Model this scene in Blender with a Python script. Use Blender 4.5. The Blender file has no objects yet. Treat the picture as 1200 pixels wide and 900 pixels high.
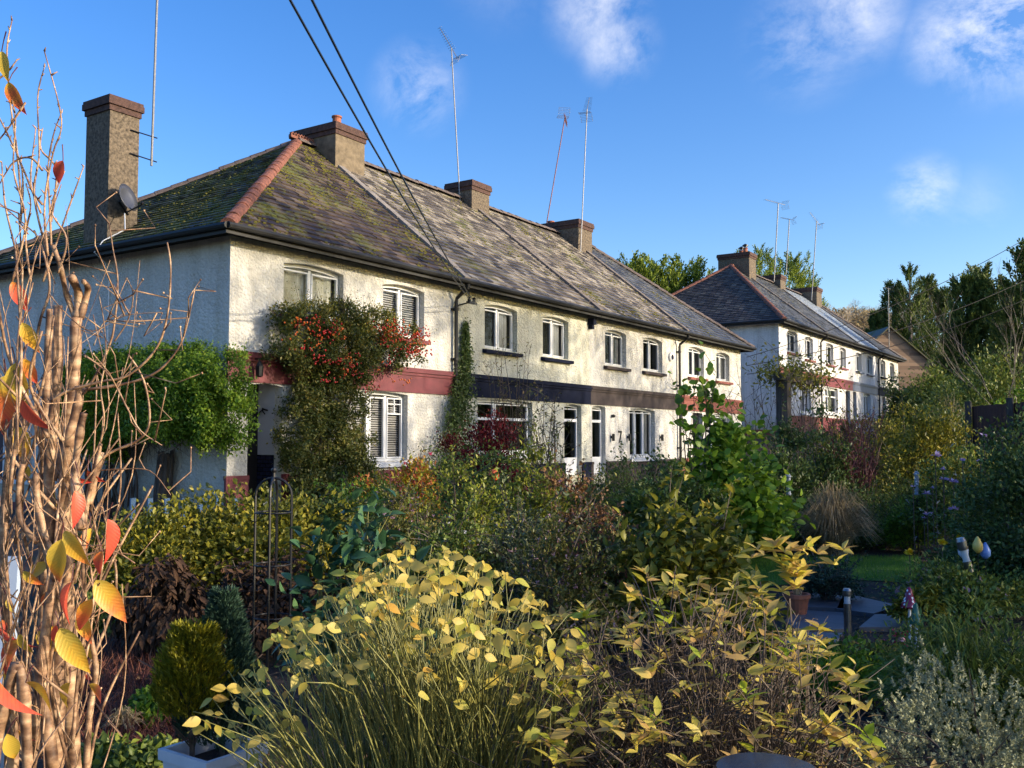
import bpy, math, random
import numpy as np
from mathutils import Vector
R = random.Random(7)
NR = np.random.default_rng(11)
sc = bpy.context.scene
COL = sc.collection
# ------------------------------------------------------------------ camera geometry
F = 1120.; PIT = math.atan(66/1120.); AZ = math.radians(33.4)
CAM = (-11.54, -13.74, 1.5)
FW = (math.cos(AZ), math.sin(AZ)); RT = (math.sin(AZ), -math.cos(AZ))
def at(px, py, d):                       # photograph pixel (1200x900) + distance along the view -> world
    a = (px-600)/F; b = -(py-450)/F
    f = math.cos(PIT)-b*math.sin(PIT); u = math.sin(PIT)+b*math.cos(PIT)
    return Vector((CAM[0]+d*(FW[0]*f+RT[0]*a), CAM[1]+d*(FW[1]*f+RT[1]*a), CAM[2]+d*u))
def gnd(px, d):                          # ground position under column px at distance d
    p = at(px, 516, d); return p.x, p.y
def zt(py, d): return 1.5+(516-py)/1122.*d
def ss(a, b, x):
    t = min(1, max(0, (x-a)/(b-a))); return t*t*(3-2*t)
def hz(x, y):                            # terrain height
    r = 1.85*ss(25.5, 33.5, x)*ss(-13, -2, y) + 1.2*ss(5, 30, x)*ss(-2, -8, y)*ss(-13.5, -9, y)*0
    far = math.hypot(x+11, y+14)
    return r + 13*ss(75, 150, far)*ss(-10, 20, y)*1.0 + 3*ss(60, 110, far)
# ------------------------------------------------------------------ object helpers
def root(name, label, cat, loc, group=None, rz=0.):
    o = bpy.data.objects.new(name, None); COL.objects.link(o)
    o.location = loc; o.rotation_euler = (0, 0, rz); o.empty_display_size = .1
    o['label'] = label; o['category'] = cat
    if group: o['group'] = group
    return o
def tag(o, label, cat, group=None):
    o['label'] = label; o['category'] = cat
    if group: o['group'] = group
    return o
def wloc(p):
    v = Vector((0, 0, 0))
    while p is not None: v += Vector(p.location); p = p.parent
    return v
def link(name, me, mat, parent, label=None, kind=None):
    o = bpy.data.objects.new(name, me); COL.objects.link(o)
    if mat is not None and not me.materials: me.materials.append(mat)
    if parent is not None: o.parent = parent
    if label: o['label'] = label
    if kind: o['kind'] = kind
    return o
def mesh_np(name, V, T, off, uv=None, smooth=False):
    V = np.asarray(V, dtype=np.float32)-np.array(off, dtype=np.float32); T = np.asarray(T, dtype=np.int32)
    me = bpy.data.meshes.new(name); n = len(V); m = len(T); k = T.shape[1]
    me.vertices.add(n); me.vertices.foreach_set('co', V.ravel())
    me.loops.add(m*k); me.loops.foreach_set('vertex_index', T.ravel())
    me.polygons.add(m); me.polygons.foreach_set('loop_start', np.arange(0, m*k, k, dtype=np.int32))
    me.polygons.foreach_set('loop_total', np.full(m, k, dtype=np.int32))
    if smooth: me.polygons.foreach_set('use_smooth', np.ones(m, dtype=bool))
    if uv is not None:
        l = me.uv_layers.new(name='UVMap'); l.data.foreach_set('uv', np.asarray(uv, dtype=np.float32)[T.ravel()].ravel())
    me.update(calc_edges=True); return me
class MB:
    def __init__(s): s.v = []; s.f = []; s.uv = {}
    def quad(s, a, b, c, d, uv=None):
        n = len(s.v); s.v += [tuple(a), tuple(b), tuple(c), tuple(d)]; s.f.append((n, n+1, n+2, n+3))
        if uv: s.uv[len(s.f)-1] = uv
    def poly(s, pts):
        n = len(s.v); s.v += [tuple(p) for p in pts]; s.f.append(tuple(range(n, n+len(pts))))
    def box(s, a, b):
        x0, y0, z0 = a; x1, y1, z1 = b; n = len(s.v)
        s.v += [(x0,y0,z0),(x1,y0,z0),(x1,y1,z0),(x0,y1,z0),(x0,y0,z1),(x1,y0,z1),(x1,y1,z1),(x0,y1,z1)]
        s.f += [(n+i for i in q) for q in ((0,3,2,1),(4,5,6,7),(0,1,5,4),(1,2,6,5),(2,3,7,6),(3,0,4,7))]
        s.f[-6:] = [tuple(q) for q in s.f[-6:]]
    def hexa(s, bot, top):
        n = len(s.v); s.v += [tuple(p) for p in bot]+[tuple(p) for p in top]
        s.f += [(n, n+3, n+2, n+1), (n+4, n+5, n+6, n+7)]+[(n+i, n+(i+1)%4, n+4+(i+1)%4, n+4+i) for i in range(4)]
    def tube(s, pts, rad, k=5, cap=True):
        pts = [Vector(p) for p in pts]; m = len(pts)
        if not hasattr(rad, '__len__'): rad = [rad]*m
        n0 = len(s.v); pr = None
        for i, p in enumerate(pts):
            t = (pts[min(i+1, m-1)]-pts[max(i-1, 0)])
            if t.length < 1e-9: t = Vector((0, 0, 1))
            t.normalize()
            if pr is None: a = t.orthogonal().normalized()
            else:
                a = pr - t*pr.dot(t); a = a.normalized() if a.length > 1e-6 else t.orthogonal().normalized()
            pr = a; b = t.cross(a)
            for j in range(k):
                q = 2*math.pi*j/k; w = p+(a*math.cos(q)+b*math.sin(q))*rad[i]; s.v.append((w.x, w.y, w.z))
        for i in range(m-1):
            for j in range(k):
                c = n0+i*k; s.f.append((c+j, c+(j+1)%k, c+k+(j+1)%k, c+k+j))
        if cap:
            s.f.append(tuple(n0+j for j in reversed(range(k)))); s.f.append(tuple(n0+(m-1)*k+j for j in range(k)))
    def lathe(s, c, prof, k=16, axis=None):
        c = Vector(c); ax = Vector(axis or (0, 0, 1)).normalized(); a = ax.orthogonal().normalized(); b = ax.cross(a); n0 = len(s.v)
        for r, h in prof:
            for j in range(k):
                q = 2*math.pi*j/k; w = c+ax*h+(a*math.cos(q)+b*math.sin(q))*r; s.v.append((w.x, w.y, w.z))
        for i in range(len(prof)-1):
            for j in range(k):
                d = n0+i*k; s.f.append((d+j, d+(j+1)%k, d+k+(j+1)%k, d+k+j))
        s.f.append(tuple(n0+j for j in reversed(range(k)))); s.f.append(tuple(n0+(len(prof)-1)*k+j for j in range(k)))
    def blob(s, c, r, k=6, sq=1.):
        c = Vector(c); prof = [(r*math.sin(math.pi*i/4), -r*sq*math.cos(math.pi*i/4)) for i in range(1, 4)]
        n0 = len(s.v); s.v.append((c.x, c.y, c.z-r*sq))
        for rr, h in prof:
            for j in range(k):
                q = 2*math.pi*j/k; s.v.append((c.x+rr*math.cos(q), c.y+rr*math.sin(q), c.z+h))
        s.v.append((c.x, c.y, c.z+r*sq)); e = len(s.v)-1
        for j in range(k):
            s.f.append((n0, n0+1+(j+1)%k, n0+1+j)); s.f.append((e, n0+1+2*k+j, n0+1+2*k+(j+1)%k))
            for i in range(2):
                d = n0+1+i*k; s.f.append((d+j, d+(j+1)%k, d+k+(j+1)%k, d+k+j))
    def build(s, name, mat, parent=None, loc=None, smooth=False, label=None, kind=None):
        off = wloc(parent)+(Vector(loc) if loc is not None else Vector((0, 0, 0)))
        me = bpy.data.meshes.new(name)
        me.from_pydata([(a-off.x, b-off.y, c-off.z) for a, b, c in s.v], [], s.f)
        if s.uv:
            l = me.uv_layers.new(name='UVMap')
            for p in me.polygons:
                q = s.uv.get(p.index)
                if q:
                    for li, t in zip(p.loop_indices, q): l.data[li].uv = t
        if smooth: me.polygons.foreach_set('use_smooth', [True]*len(me.polygons))
        o = link(name, me, mat, parent, label, kind)
        if loc is not None: o.location = loc
        return o
def copy_tree(o, parent=None):
    c = o.copy(); COL.objects.link(c); c.parent = parent
    for ch in list(o.children): copy_tree(ch, c)
    return c
# ------------------------------------------------------------------ materials
def nm(name):
    m = bpy.data.materials.new(name); m.use_nodes = True; t = m.node_tree
    return m, t, t.nodes['Principled BSDF'], t.nodes['Material Output']
def N(t, typ, **kw):
    n = t.nodes.new(typ)
    for k, v in kw.items():
        if hasattr(n, k) and k not in n.inputs: setattr(n, k, v)
        else: n.inputs[k.replace('_', ' ')].default_value = v
    return n
def ramp(t, stops, interp='LINEAR'):
    r = t.nodes.new('ShaderNodeValToRGB'); e = r.color_ramp; e.interpolation = interp
    e.elements[0].position = stops[0][0]; e.elements[0].color = (*stops[0][1], 1)
    e.elements[1].position = stops[-1][0]; e.elements[1].color = (*stops[-1][1], 1)
    for p, c in stops[1:-1]:
        x = e.elements.new(p); x.color = (*c, 1)
    return r
def ev(cols): # even ramp
    return [(i/(len(cols)-1), c) for i, c in enumerate(cols)]
def plain(name, c, rough=.5, metal=0., noise=0., nscale=8., bump=0.):
    m, t, b, o = nm(name); b.inputs['Base Color'].default_value = (*c, 1); b.inputs['Roughness'].default_value = rough; b.inputs['Metallic'].default_value = metal
    if noise or bump:
        tc = N(t, 'ShaderNodeTexCoord'); n = N(t, 'ShaderNodeTexNoise', Scale=nscale, Detail=6., Roughness=.65); t.links.new(tc.outputs['Object'], n.inputs['Vector'])
        if noise:
            r = ramp(t, [(.3, tuple(x*(1-noise) for x in c)), (.7, tuple(min(1, x*(1+noise)) for x in c))]); t.links.new(n.outputs[0], r.inputs[0]); t.links.new(r.outputs[0], b.inputs['Base Color'])
        if bump:
            p = N(t, 'ShaderNodeBump', Strength=bump, Distance=.02); t.links.new(n.outputs[0], p.inputs['Height']); t.links.new(p.outputs[0], b.inputs['Normal'])
    return m
def leafm(name, cols, tr=.3, rough=.45, clump=1.5, mirror=0.):
    if max(max(c) for c in cols) < .29: cols = [(c[0]*1.75, c[1]*1.5, c[2]*1.2) for c in cols]
    m, t, b, o = nm(name)
    g = N(t, 'ShaderNodeNewGeometry'); tc = N(t, 'ShaderNodeTexCoord'); n = N(t, 'ShaderNodeTexNoise', Scale=clump, Detail=2.)
    t.links.new(tc.outputs['Object'], n.inputs['Vector'])
    mx = N(t, 'ShaderNodeMath', operation='MULTIPLY_ADD'); mx.inputs[1].default_value = 1.1; t.links.new(n.outputs[0], mx.inputs[0])
    a = N(t, 'ShaderNodeMath', operation='MULTIPLY_ADD'); a.inputs[1].default_value = .75; a.inputs[2].default_value = -.4
    t.links.new(g.outputs['Random Per Island'], a.inputs[0]); t.links.new(a.outputs[0], mx.inputs[2])
    r = ramp(t, ev(cols)); t.links.new(mx.outputs[0], r.inputs[0]); t.links.new(r.outputs[0], b.inputs['Base Color'])
    b.inputs['Roughness'].default_value = rough; b.inputs['Specular IOR Level'].default_value = .35
    tl = N(t, 'ShaderNodeBsdfTranslucent'); ms = N(t, 'ShaderNodeMixShader'); ms.inputs[0].default_value = tr
    t.links.new(r.outputs[0], tl.inputs[0]); t.links.new(b.outputs[0], ms.inputs[1]); t.links.new(tl.outputs[0], ms.inputs[2]); t.links.new(ms.outputs[0], o.inputs['Surface'])
    return m
def stucco(name, c, stain=.12):
    m, t, b, o = nm(name); tc = N(t, 'ShaderNodeTexCoord')
    n1 = N(t, 'ShaderNodeTexNoise', Scale=1.1, Detail=6., Roughness=.7)
    mp = N(t, 'ShaderNodeMapping'); mp.inputs['Scale'].default_value = (1.6, 1.6, .45)
    t.links.new(tc.outputs['Object'], mp.inputs[0]); t.links.new(mp.outputs[0], n1.inputs['Vector'])
    r = ramp(t, [(.3, tuple(x*(1-stain*2.2)*k for x, k in zip(c, (1, .98, .93)))), (.55, c), (.8, tuple(min(.9, x*(1+stain*.5)) for x in c))])
    t.links.new(n1.outputs[0], r.inputs[0]); t.links.new(r.outputs[0], b.inputs['Base Color'])
    v = N(t, 'ShaderNodeTexVoronoi', Scale=17.); n2 = N(t, 'ShaderNodeTexNoise', Scale=11., Detail=5., Roughness=.7)
    t.links.new(tc.outputs['Object'], v.inputs['Vector']); t.links.new(tc.outputs['Object'], n2.inputs['Vector'])
    ad = N(t, 'ShaderNodeMath', operation='MULTIPLY_ADD'); ad.inputs[1].default_value = -.35; t.links.new(v.outputs['Distance'], ad.inputs[0]); t.links.new(n2.outputs[0], ad.inputs[2])
    p = N(t, 'ShaderNodeBump', Strength=1., Distance=.06); t.links.new(ad.outputs[0], p.inputs['Height']); t.links.new(p.outputs[0], b.inputs['Normal'])
    b.inputs['Roughness'].default_value = .9
    mp2 = N(t, 'ShaderNodeMapping'); mp2.inputs['Scale'].default_value = (7, 7, .5); n3 = N(t, 'ShaderNodeTexNoise', Scale=1., Detail=5., Roughness=.6); t.links.new(tc.outputs['Object'], mp2.inputs[0]); t.links.new(mp2.outputs[0], n3.inputs['Vector'])
    sr_ = ramp(t, [(.36, (.72, .69, .62)), (.52, (1, 1, 1))]); t.links.new(n3.outputs[0], sr_.inputs[0]); mu = N(t, 'ShaderNodeMix', data_type='RGBA', blend_type='MULTIPLY'); mu.inputs[0].default_value = .35; t.links.new(r.outputs[0], mu.inputs[6]); t.links.new(sr_.outputs[0], mu.inputs[7])
    sz = N(t, 'ShaderNodeSeparateXYZ'); t.links.new(tc.outputs['Object'], sz.inputs[0]); dz = N(t, 'ShaderNodeMath', operation='MULTIPLY_ADD'); dz.inputs[1].default_value = 1.6; t.links.new(n1.outputs[0], dz.inputs[0]); mn = N(t, 'ShaderNodeMath', operation='MULTIPLY'); mn.inputs[1].default_value = -1.; t.links.new(sz.outputs[2], mn.inputs[0]); t.links.new(mn.outputs[0], dz.inputs[2])
    dr_ = ramp(t, [(.0, (1, 1, 1)), (.5, (.62, .6, .5))]); t.links.new(dz.outputs[0], dr_.inputs[0]); m2 = N(t, 'ShaderNodeMix', data_type='RGBA', blend_type='MULTIPLY'); m2.inputs[0].default_value = .8; t.links.new(mu.outputs[2], m2.inputs[6]); t.links.new(dr_.outputs[0], m2.inputs[7]); t.links.new(m2.outputs[2], b.inputs['Base Color'])
    return m
def slate(name, cols, moss=.5, rough=.55):
    m, t, b, o = nm(name); g = N(t, 'ShaderNodeNewGeometry'); tc = N(t, 'ShaderNodeTexCoord')
    r = ramp(t, ev(cols)); t.links.new(g.outputs['Random Per Island'], r.inputs[0])
    n = N(t, 'ShaderNodeTexNoise', Scale=26., Detail=6., Roughness=.7); t.links.new(tc.outputs['Object'], n.inputs['Vector'])
    lr = ramp(t, [(.35, (.7, .7, .7)), (.7, (1.25, 1.2, 1.12))]); t.links.new(n.outputs[0], lr.inputs[0])
    mu = N(t, 'ShaderNodeMix', data_type='RGBA', blend_type='MULTIPLY'); mu.inputs[0].default_value = 1.
    t.links.new(r.outputs[0], mu.inputs[6]); t.links.new(lr.outputs[0], mu.inputs[7])
    n1 = N(t, 'ShaderNodeTexNoise', Scale=.9, Detail=4., Roughness=.6); n2 = N(t, 'ShaderNodeTexNoise', Scale=14., Detail=6., Roughness=.8)
    t.links.new(tc.outputs['Object'], n1.inputs['Vector']); t.links.new(tc.outputs['Object'], n2.inputs['Vector'])
    ml = N(t, 'ShaderNodeMath', operation='MULTIPLY'); t.links.new(n1.outputs[0], ml.inputs[0]); t.links.new(n2.outputs[0], ml.inputs[1])
    th = .405-.13*moss; mr = ramp(t, [(th, (0, 0, 0)), (th+.07, (1, 1, 1))]); t.links.new(ml.outputs[0], mr.inputs[0])
    mc = ramp(t, [(.35, (.05, .06, .02)), (.65, (.17, .18, .035))]); t.links.new(n2.outputs[0], mc.inputs[0])
    mx = N(t, 'ShaderNodeMix', data_type='RGBA'); t.links.new(mr.outputs[0], mx.inputs[0]); t.links.new(mu.outputs[2], mx.inputs[6]); t.links.new(mc.outputs[0], mx.inputs[7])
    t.links.new(mx.outputs[2], b.inputs['Base Color'])
    rr = N(t, 'ShaderNodeMath', operation='MULTIPLY_ADD'); rr.inputs[1].default_value = .35; rr.inputs[2].default_value = rough; t.links.new(mr.outputs[0], rr.inputs[0]); t.links.new(rr.outputs[0], b.inputs['Roughness'])
    p = N(t, 'ShaderNodeBump', Strength=.5, Distance=.012); t.links.new(n.outputs[0], p.inputs['Height']); t.links.new(p.outputs[0], b.inputs['Normal'])
    return m
def barkm(name, c1, c2, sc_=(30, 30, 8), bump=.6, rough=.6):
    m, t, b, o = nm(name); tc = N(t, 'ShaderNodeTexCoord'); mp = N(t, 'ShaderNodeMapping'); mp.inputs['Scale'].default_value = sc_
    n = N(t, 'ShaderNodeTexNoise', Scale=1., Detail=7., Roughness=.65); t.links.new(tc.outputs['Object'], mp.inputs[0]); t.links.new(mp.outputs[0], n.inputs['Vector'])
    r = ramp(t, [(.32, c1), (.68, c2)]); t.links.new(n.outputs[0], r.inputs[0]); t.links.new(r.outputs[0], b.inputs['Base Color'])
    p = N(t, 'ShaderNodeBump', Strength=bump, Distance=.006); t.links.new(n.outputs[0], p.inputs['Height']); t.links.new(p.outputs[0], b.inputs['Normal'])
    b.inputs['Roughness'].default_value = rough; return m
def glassm(name, tint=(.02, .025, .03), see=.6):
    m, t, b, o = nm(name); b.inputs['Base Color'].default_value = (*tint, 1); b.inputs['Roughness'].default_value = .03; b.inputs['Specular IOR Level'].default_value = .9
    tr = N(t, 'ShaderNodeBsdfTransparent'); ms = N(t, 'ShaderNodeMixShader'); lw = N(t, 'ShaderNodeFresnel'); lw.inputs[0].default_value = 1.55
    gl = N(t, 'ShaderNodeBsdfGlossy'); gl.inputs['Roughness'].default_value = .03
    t.links.new(lw.outputs[0], ms.inputs[0]); t.links.new(tr.outputs[0], ms.inputs[1]); t.links.new(gl.outputs[0], ms.inputs[2]); t.links.new(ms.outputs[0], o.inputs['Surface'])
    return m
def brickm(name, c1, c2, mort, scale=1., bw=.22, bh=.075, rough=.85):
    m, t, b, o = nm(name); tc = N(t, 'ShaderNodeTexCoord'); sx = N(t, 'ShaderNodeSeparateXYZ'); t.links.new(tc.outputs['Object'], sx.inputs[0])
    ad = N(t, 'ShaderNodeMath', operation='ADD'); t.links.new(sx.outputs[0], ad.inputs[0]); t.links.new(sx.outputs[1], ad.inputs[1])
    cx = N(t, 'ShaderNodeCombineXYZ'); t.links.new(ad.outputs[0], cx.inputs[0]); t.links.new(sx.outputs[2], cx.inputs[1])
    br = N(t, 'ShaderNodeTexBrick', Scale=scale); br.inputs['Brick Width'].default_value = bw; br.inputs['Row Height'].default_value = bh; br.inputs['Mortar Size'].default_value = .008
    br.inputs['Color1'].default_value = (*c1, 1); br.inputs['Color2'].default_value = (*c2, 1); br.inputs['Mortar'].default_value = (*mort, 1)
    t.links.new(cx.outputs[0], br.inputs['Vector']); t.links.new(br.outputs[0], b.inputs['Base Color']); b.inputs['Roughness'].default_value = rough
    p = N(t, 'ShaderNodeBump', Strength=.4, Distance=.01, invert=True); t.links.new(br.outputs['Fac'], p.inputs['Height']); t.links.new(p.outputs[0], b.inputs['Normal'])
    return m
M = {}
M['warm'] = stucco('render_warm_white', (.72, .70, .645)); M['cream'] = stucco('render_cream', (.66, .65, .54)); M['white'] = stucco('render_white', (.74, .74, .74)); M['ivory'] = stucco('render_ivory', (.72, .70, .645), .16)
M['red'] = plain('red_paint', (.17, .028, .036), .5, 0, .25, 3., .15); M['navy'] = plain('navy_paint', (.007, .010, .026), .75, 0, .3, 3., .15)
M['navy'].node_tree.nodes['Principled BSDF'].inputs['Specular IOR Level'].default_value = .12; M['umber'] = plain('umber_paint', (.05, .034, .03), .8, 0, .35, 3., .15); M['terracotta_paint'] = plain('terracotta_paint', (.22, .06, .04), .55, 0, .25, 3., .15)
M['greyblue'] = plain('greyblue_paint', (.10, .12, .18), .55, 0, .2, 3.); M['black'] = plain('black_plastic', (.01, .01, .011), .35)
M['iron'] = plain('black_iron', (.012, .012, .013), .45, .3); M['gutter'] = plain('gutter_black', (.008, .008, .008), .6, 0, .4, 6.)
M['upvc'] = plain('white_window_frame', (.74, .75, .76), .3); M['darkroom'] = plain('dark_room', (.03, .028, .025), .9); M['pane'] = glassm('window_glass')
M['blind'] = plain('grey_blind', (.42, .42, .42), .5); M['curtain'] = plain('pale_curtain', (.55, .57, .58), .8, 0, .1, 9.); M['netcurt'] = plain('net_curtain', (.4, .4, .32), .9, 0, .25, 3.)
M['sl_brown'] = slate('slate_brown_mossy', [(.022, .016, .016), (.05, .035, .032), (.085, .06, .05), (.17, .13, .10)], 1.0)
M['sl_hip1'] = slate('slate_olive_mossy', [(.03, .026, .02), (.06, .052, .035), (.10, .085, .055), (.17, .15, .09)], 1.45); M['sl_grey'] = slate('slate_grey_lichen', [(.06, .052, .048), (.13, .112, .098), (.24, .21, .175), (.40, .36, .30)], .8)
M['sl_dark'] = slate('slate_blue_grey', [(.04, .045, .055), (.07, .075, .085), (.11, .115, .12), (.17, .17, .165)], .55, .4)
M['sl_hip2'] = slate('tile_dark_brown', [(.04, .032, .032), (.06, .05, .048), (.09, .075, .07), (.15, .13, .11)], .25, .7)
M['sl_skyrefl'] = slate('slate_sky_reflection', [(.26, .32, .42), (.32, .38, .47), (.38, .43, .5)], .0, .3)  # dark slates with the bluish sky reflection painted into their colour
M['deck'] = plain('roof_deck', (.010, .009, .009), .9); M['hiptile'] = plain('red_hip_tile', (.21, .078, .05), .85, 0, .6, 9., .5)
M['capping'] = plain('grey_ridge_tile', (.12, .09, .08), .8, 0, .4, 6., .3); M['coping'] = plain('mortar_coping', (.17, .14, .12), .9, 0, .4, 5., .5)
M['flash'] = plain('pale_mortar', (.23, .20, .175), .8, 0, .35, 4., .5)
M['chim'] = plain('chimney_render', (.13, .10, .07), .95, 0, .75, 16., 1.); M['chim2'] = plain('chimney_render_smooth', (.17, .13, .085), .95, 0, .45, 5., .6)
M['capbrick'] = plain('chimney_cap_brick', (.075, .038, .03), .9, 0, .5, 12., .6); M['pot'] = plain('clay_pot', (.33, .11, .06), .8, 0, .3, 8.)
M['alu'] = plain('galvanised_mast', (.22, .22, .23), .5, .3, .25, 9.); M['rustmast'] = plain('rusty_mast', (.17, .06, .055), .6, .2, .3, 9.); M['dish'] = plain('dish_grey', (.09, .095, .11), .35, .3)
M['mossclump'] = leafm('moss', [(.035, .038, .012), (.065, .07, .016), (.10, .10, .02)], .0, .95)
M['navytile'] = brickm('navy_tiles', (.01, .014, .04), (.018, .022, .055), (.004, .004, .01), 1, .15, .075, .25)
M['porchwhite'] = plain('porch_plaster', (.55, .57, .62), .7); M['doordark'] = plain('dark_door', (.018, .014, .014), .4)
M['woodold'] = barkm('weathered_wood', (.035, .028, .025), (.11, .09, .075), (25, 25, 4), .8, .85)
M['gablebrick'] = brickm('gable_brick', (.34, .22, .14), (.13, .08, .055), (.2, .16, .12), 1, .9, .28)
# ------------------------------------------------------------------ leaves
def tmpl(rows, fold=.12, droop=.25):
    v = [(0, 0, 0)]; T = []
    for x, w in rows:
        z = -droop*x*x; v += [(x, -w, z+fold*w*2), (x, 0, z), (x, w, z+fold*w*2)]
    v.append((1, 0, -droop)); k = len(rows); e = len(v)-1
    T += [(0, 1, 2), (0, 2, 3)]
    for i in range(k-1):
        a = 1+3*i; b = a+3; T += [(a, b, b+1), (a, b+1, a+1), (a+1, b+1, b+2), (a+1, b+2, a+2)]
    a = 1+3*(k-1); T += [(a, e, a+1), (a+1, e, a+2)]
    return np.array(v, float), np.array(T)
OV = tmpl([(.12, .14), (.35, .27), (.6, .24), (.82, .12)], .2, .3)
LANCE = tmpl([(.2, .12), (.5, .17), (.8, .09)], .2, .22)
RND = tmpl([(.15, .3), (.5, .46), (.85, .28)], .12, .25)
DI = (np.array([(0, 0, 0), (.45, -.27, .07), (1, 0, -.1), (.45, .27, .07)]), np.array([(0, 1, 2), (0, 2, 3)]))
DIN = (np.array([(0, 0, 0), (.4, -.13, .03), (1, 0, -.1), (.4, .13, .03)]), np.array([(0, 1, 2), (0, 2, 3)]))
BLADE = (np.array([(0, -.03, 0), (0, .03, 0), (.55, .022, 0), (.55, -.022, 0), (1, 0, -.12)]), np.array([(0, 1, 2), (0, 2, 3), (3, 2, 4)]))
SPRAY = (np.array([(0, 0, 0), (.35, -.16, .02), (.5, 0, .05), (.8, -.1, 0), (1, 0, 0), (.75, .12, 0), (.3, .17, .02)]), np.array([(0, 1, 2), (2, 3, 4), (2, 4, 5), (0, 2, 6)]))
def unit(a): return a/np.maximum(np.linalg.norm(a, axis=1, keepdims=True), 1e-6)
class LV:
    def __init__(s): s.V = []; s.T = []; s.U = []; s.n = 0
    def add(s, T, pos, dr, size, up=None, roll=.6):
        pos = np.asarray(pos, float); n = len(pos)
        if n == 0: return
        X = unit(np.asarray(dr, float)); up = np.tile((0, 0, 1.), (n, 1)) if up is None else np.asarray(up, float)
        up = up+NR.normal(0, roll, (n, 3)); Z = unit(up-X*(up*X).sum(1, keepdims=True)); Y = np.cross(Z, X)
        size = np.broadcast_to(np.asarray(size, float), (n,)); tv, tt = T
        W = pos[:, None, :]+size[:, None, None]*(tv[None, :, 0, None]*X[:, None]+tv[None, :, 1, None]*Y[:, None]+tv[None, :, 2, None]*Z[:, None])
        k = len(tv); s.V.append(W.reshape(-1, 3)); s.T.append((tt[None]+(np.arange(n)*k)[:, None, None]+s.n).reshape(-1, 3)); s.U.append(np.tile(tv[:, :2]+(0, .5), (n, 1))); s.n += n*k
    def build(s, name, mat, parent, label=None, kind=None, smooth=False):
        off = wloc(parent)
        return link(name, mesh_np(name, np.concatenate(s.V), np.concatenate(s.T), off, np.concatenate(s.U), smooth), mat, parent, label, kind)
def rdir(n): return unit(NR.normal(0, 1, (n, 3)))
def dome(n, c, rx, ry, h, lo=.55, base=.15):   # points near the surface of a bush-shaped dome (rx along the view's right, ry in depth)
    d = rdir(n); d[:, 2] = np.abs(d[:, 2])*1.0-base*NR.random(n); d = unit(d); r = lo+(1-lo)*NR.random(n)**.6
    wob = 1+.26*np.sin(d[:, 0]*6+c[0]*3)*np.cos(d[:, 1]*5+c[1]*3)+NR.normal(0, .09, n)
    q = d*(r*wob)[:, None]
    P = np.empty((n, 3)); P[:, 0] = c[0]+RT[0]*q[:, 0]*rx+FW[0]*q[:, 1]*ry; P[:, 1] = c[1]+RT[1]*q[:, 0]*rx+FW[1]*q[:, 1]*ry
    P[:, 2] = c[2]+np.maximum(q[:, 2]*h, .02*h); return P
def bush(label, cat, px, ytop, d, wpx, mat, n, leaf, T=DI, name=None, clumps=60, cr=None, lo=.5, stems=25, smat=None, sr=.006, depthr=None, up=.3, zb=None, droop=0., base=.45, spikes=0, group=None, flowers=None):
    x, y = gnd(px, d); z0 = hz(x, y) if zb is None else zb; h = zt(ytop, d)-z0; rx = wpx/2/1122*d; ry = depthr or rx*.8
    c = (x, y, z0); r = root(name or cat.replace(' ', '_'), label, cat, c, group)
    cm = h*base; cc = (x, y, z0+cm*.7); K = dome(clumps, cc, rx*.88, ry*.88, (h-cm*.7)*.9, lo, .75)
    lowm = K[:, 2] < z0+.04; K[lowm, 2] = z0+.05+NR.random(lowm.sum())*h*.2
    cr = cr or min(rx, h)*.16
    idx = NR.integers(0, clumps, n); off = NR.normal(0, cr, (n, 3)); off[:, 2] *= .75; P = K[idx]+off
    ctr = np.array((x, y, z0+h*.35)); out = unit(P-ctr)
    P[:, 2] = np.maximum(P[:, 2], z0+.01)
    D_ = unit(out*.7+rdir(n)*.8+np.array((0, 0, up-droop))); L = LV(); L.add(T, P, D_, leaf*(.65+.6*NR.random(n)), up=out*.6+np.array((0, 0, .8)))
    L.build('foliage', mat, r)
    if stems:
        b = MB()
        for i in range(stems):
            k = K[R.randrange(clumps)]; a = Vector((x+R.gauss(0, rx*.15), y+R.gauss(0, ry*.15), z0)); e = Vector(k); m = a.lerp(e, .5)+Vector((R.gauss(0, .04), R.gauss(0, .04), .12*h))
            b.tube([a, m, e, e+(e-m)*R.uniform(.1, .5)], [sr*1.5, sr, sr*.6, sr*.25], 4)
        b.build('stem', smat or M['twig'], r)
    if flowers:
        fm, fn, fs, fT = flowers; Q = K[NR.integers(0, clumps, fn)]+NR.normal(0, cr*1.1, (fn, 3)); Q += unit(Q-ctr)*cr*.6; FL = LV()
        for kk in range(5):
            FL.add(fT, Q, unit(rdir(fn)+unit(Q-ctr)*.6), fs*(.7+.6*NR.random(fn)))
        FL.build('blossom', fm, r)
    return r, K
M['twig'] = barkm('brown_twig', (.045, .03, .022), (.13, .09, .065)); M['bark'] = barkm('tree_bark', (.05, .038, .03), (.13, .10, .08), (6, 6, 1.5), 1.)
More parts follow.
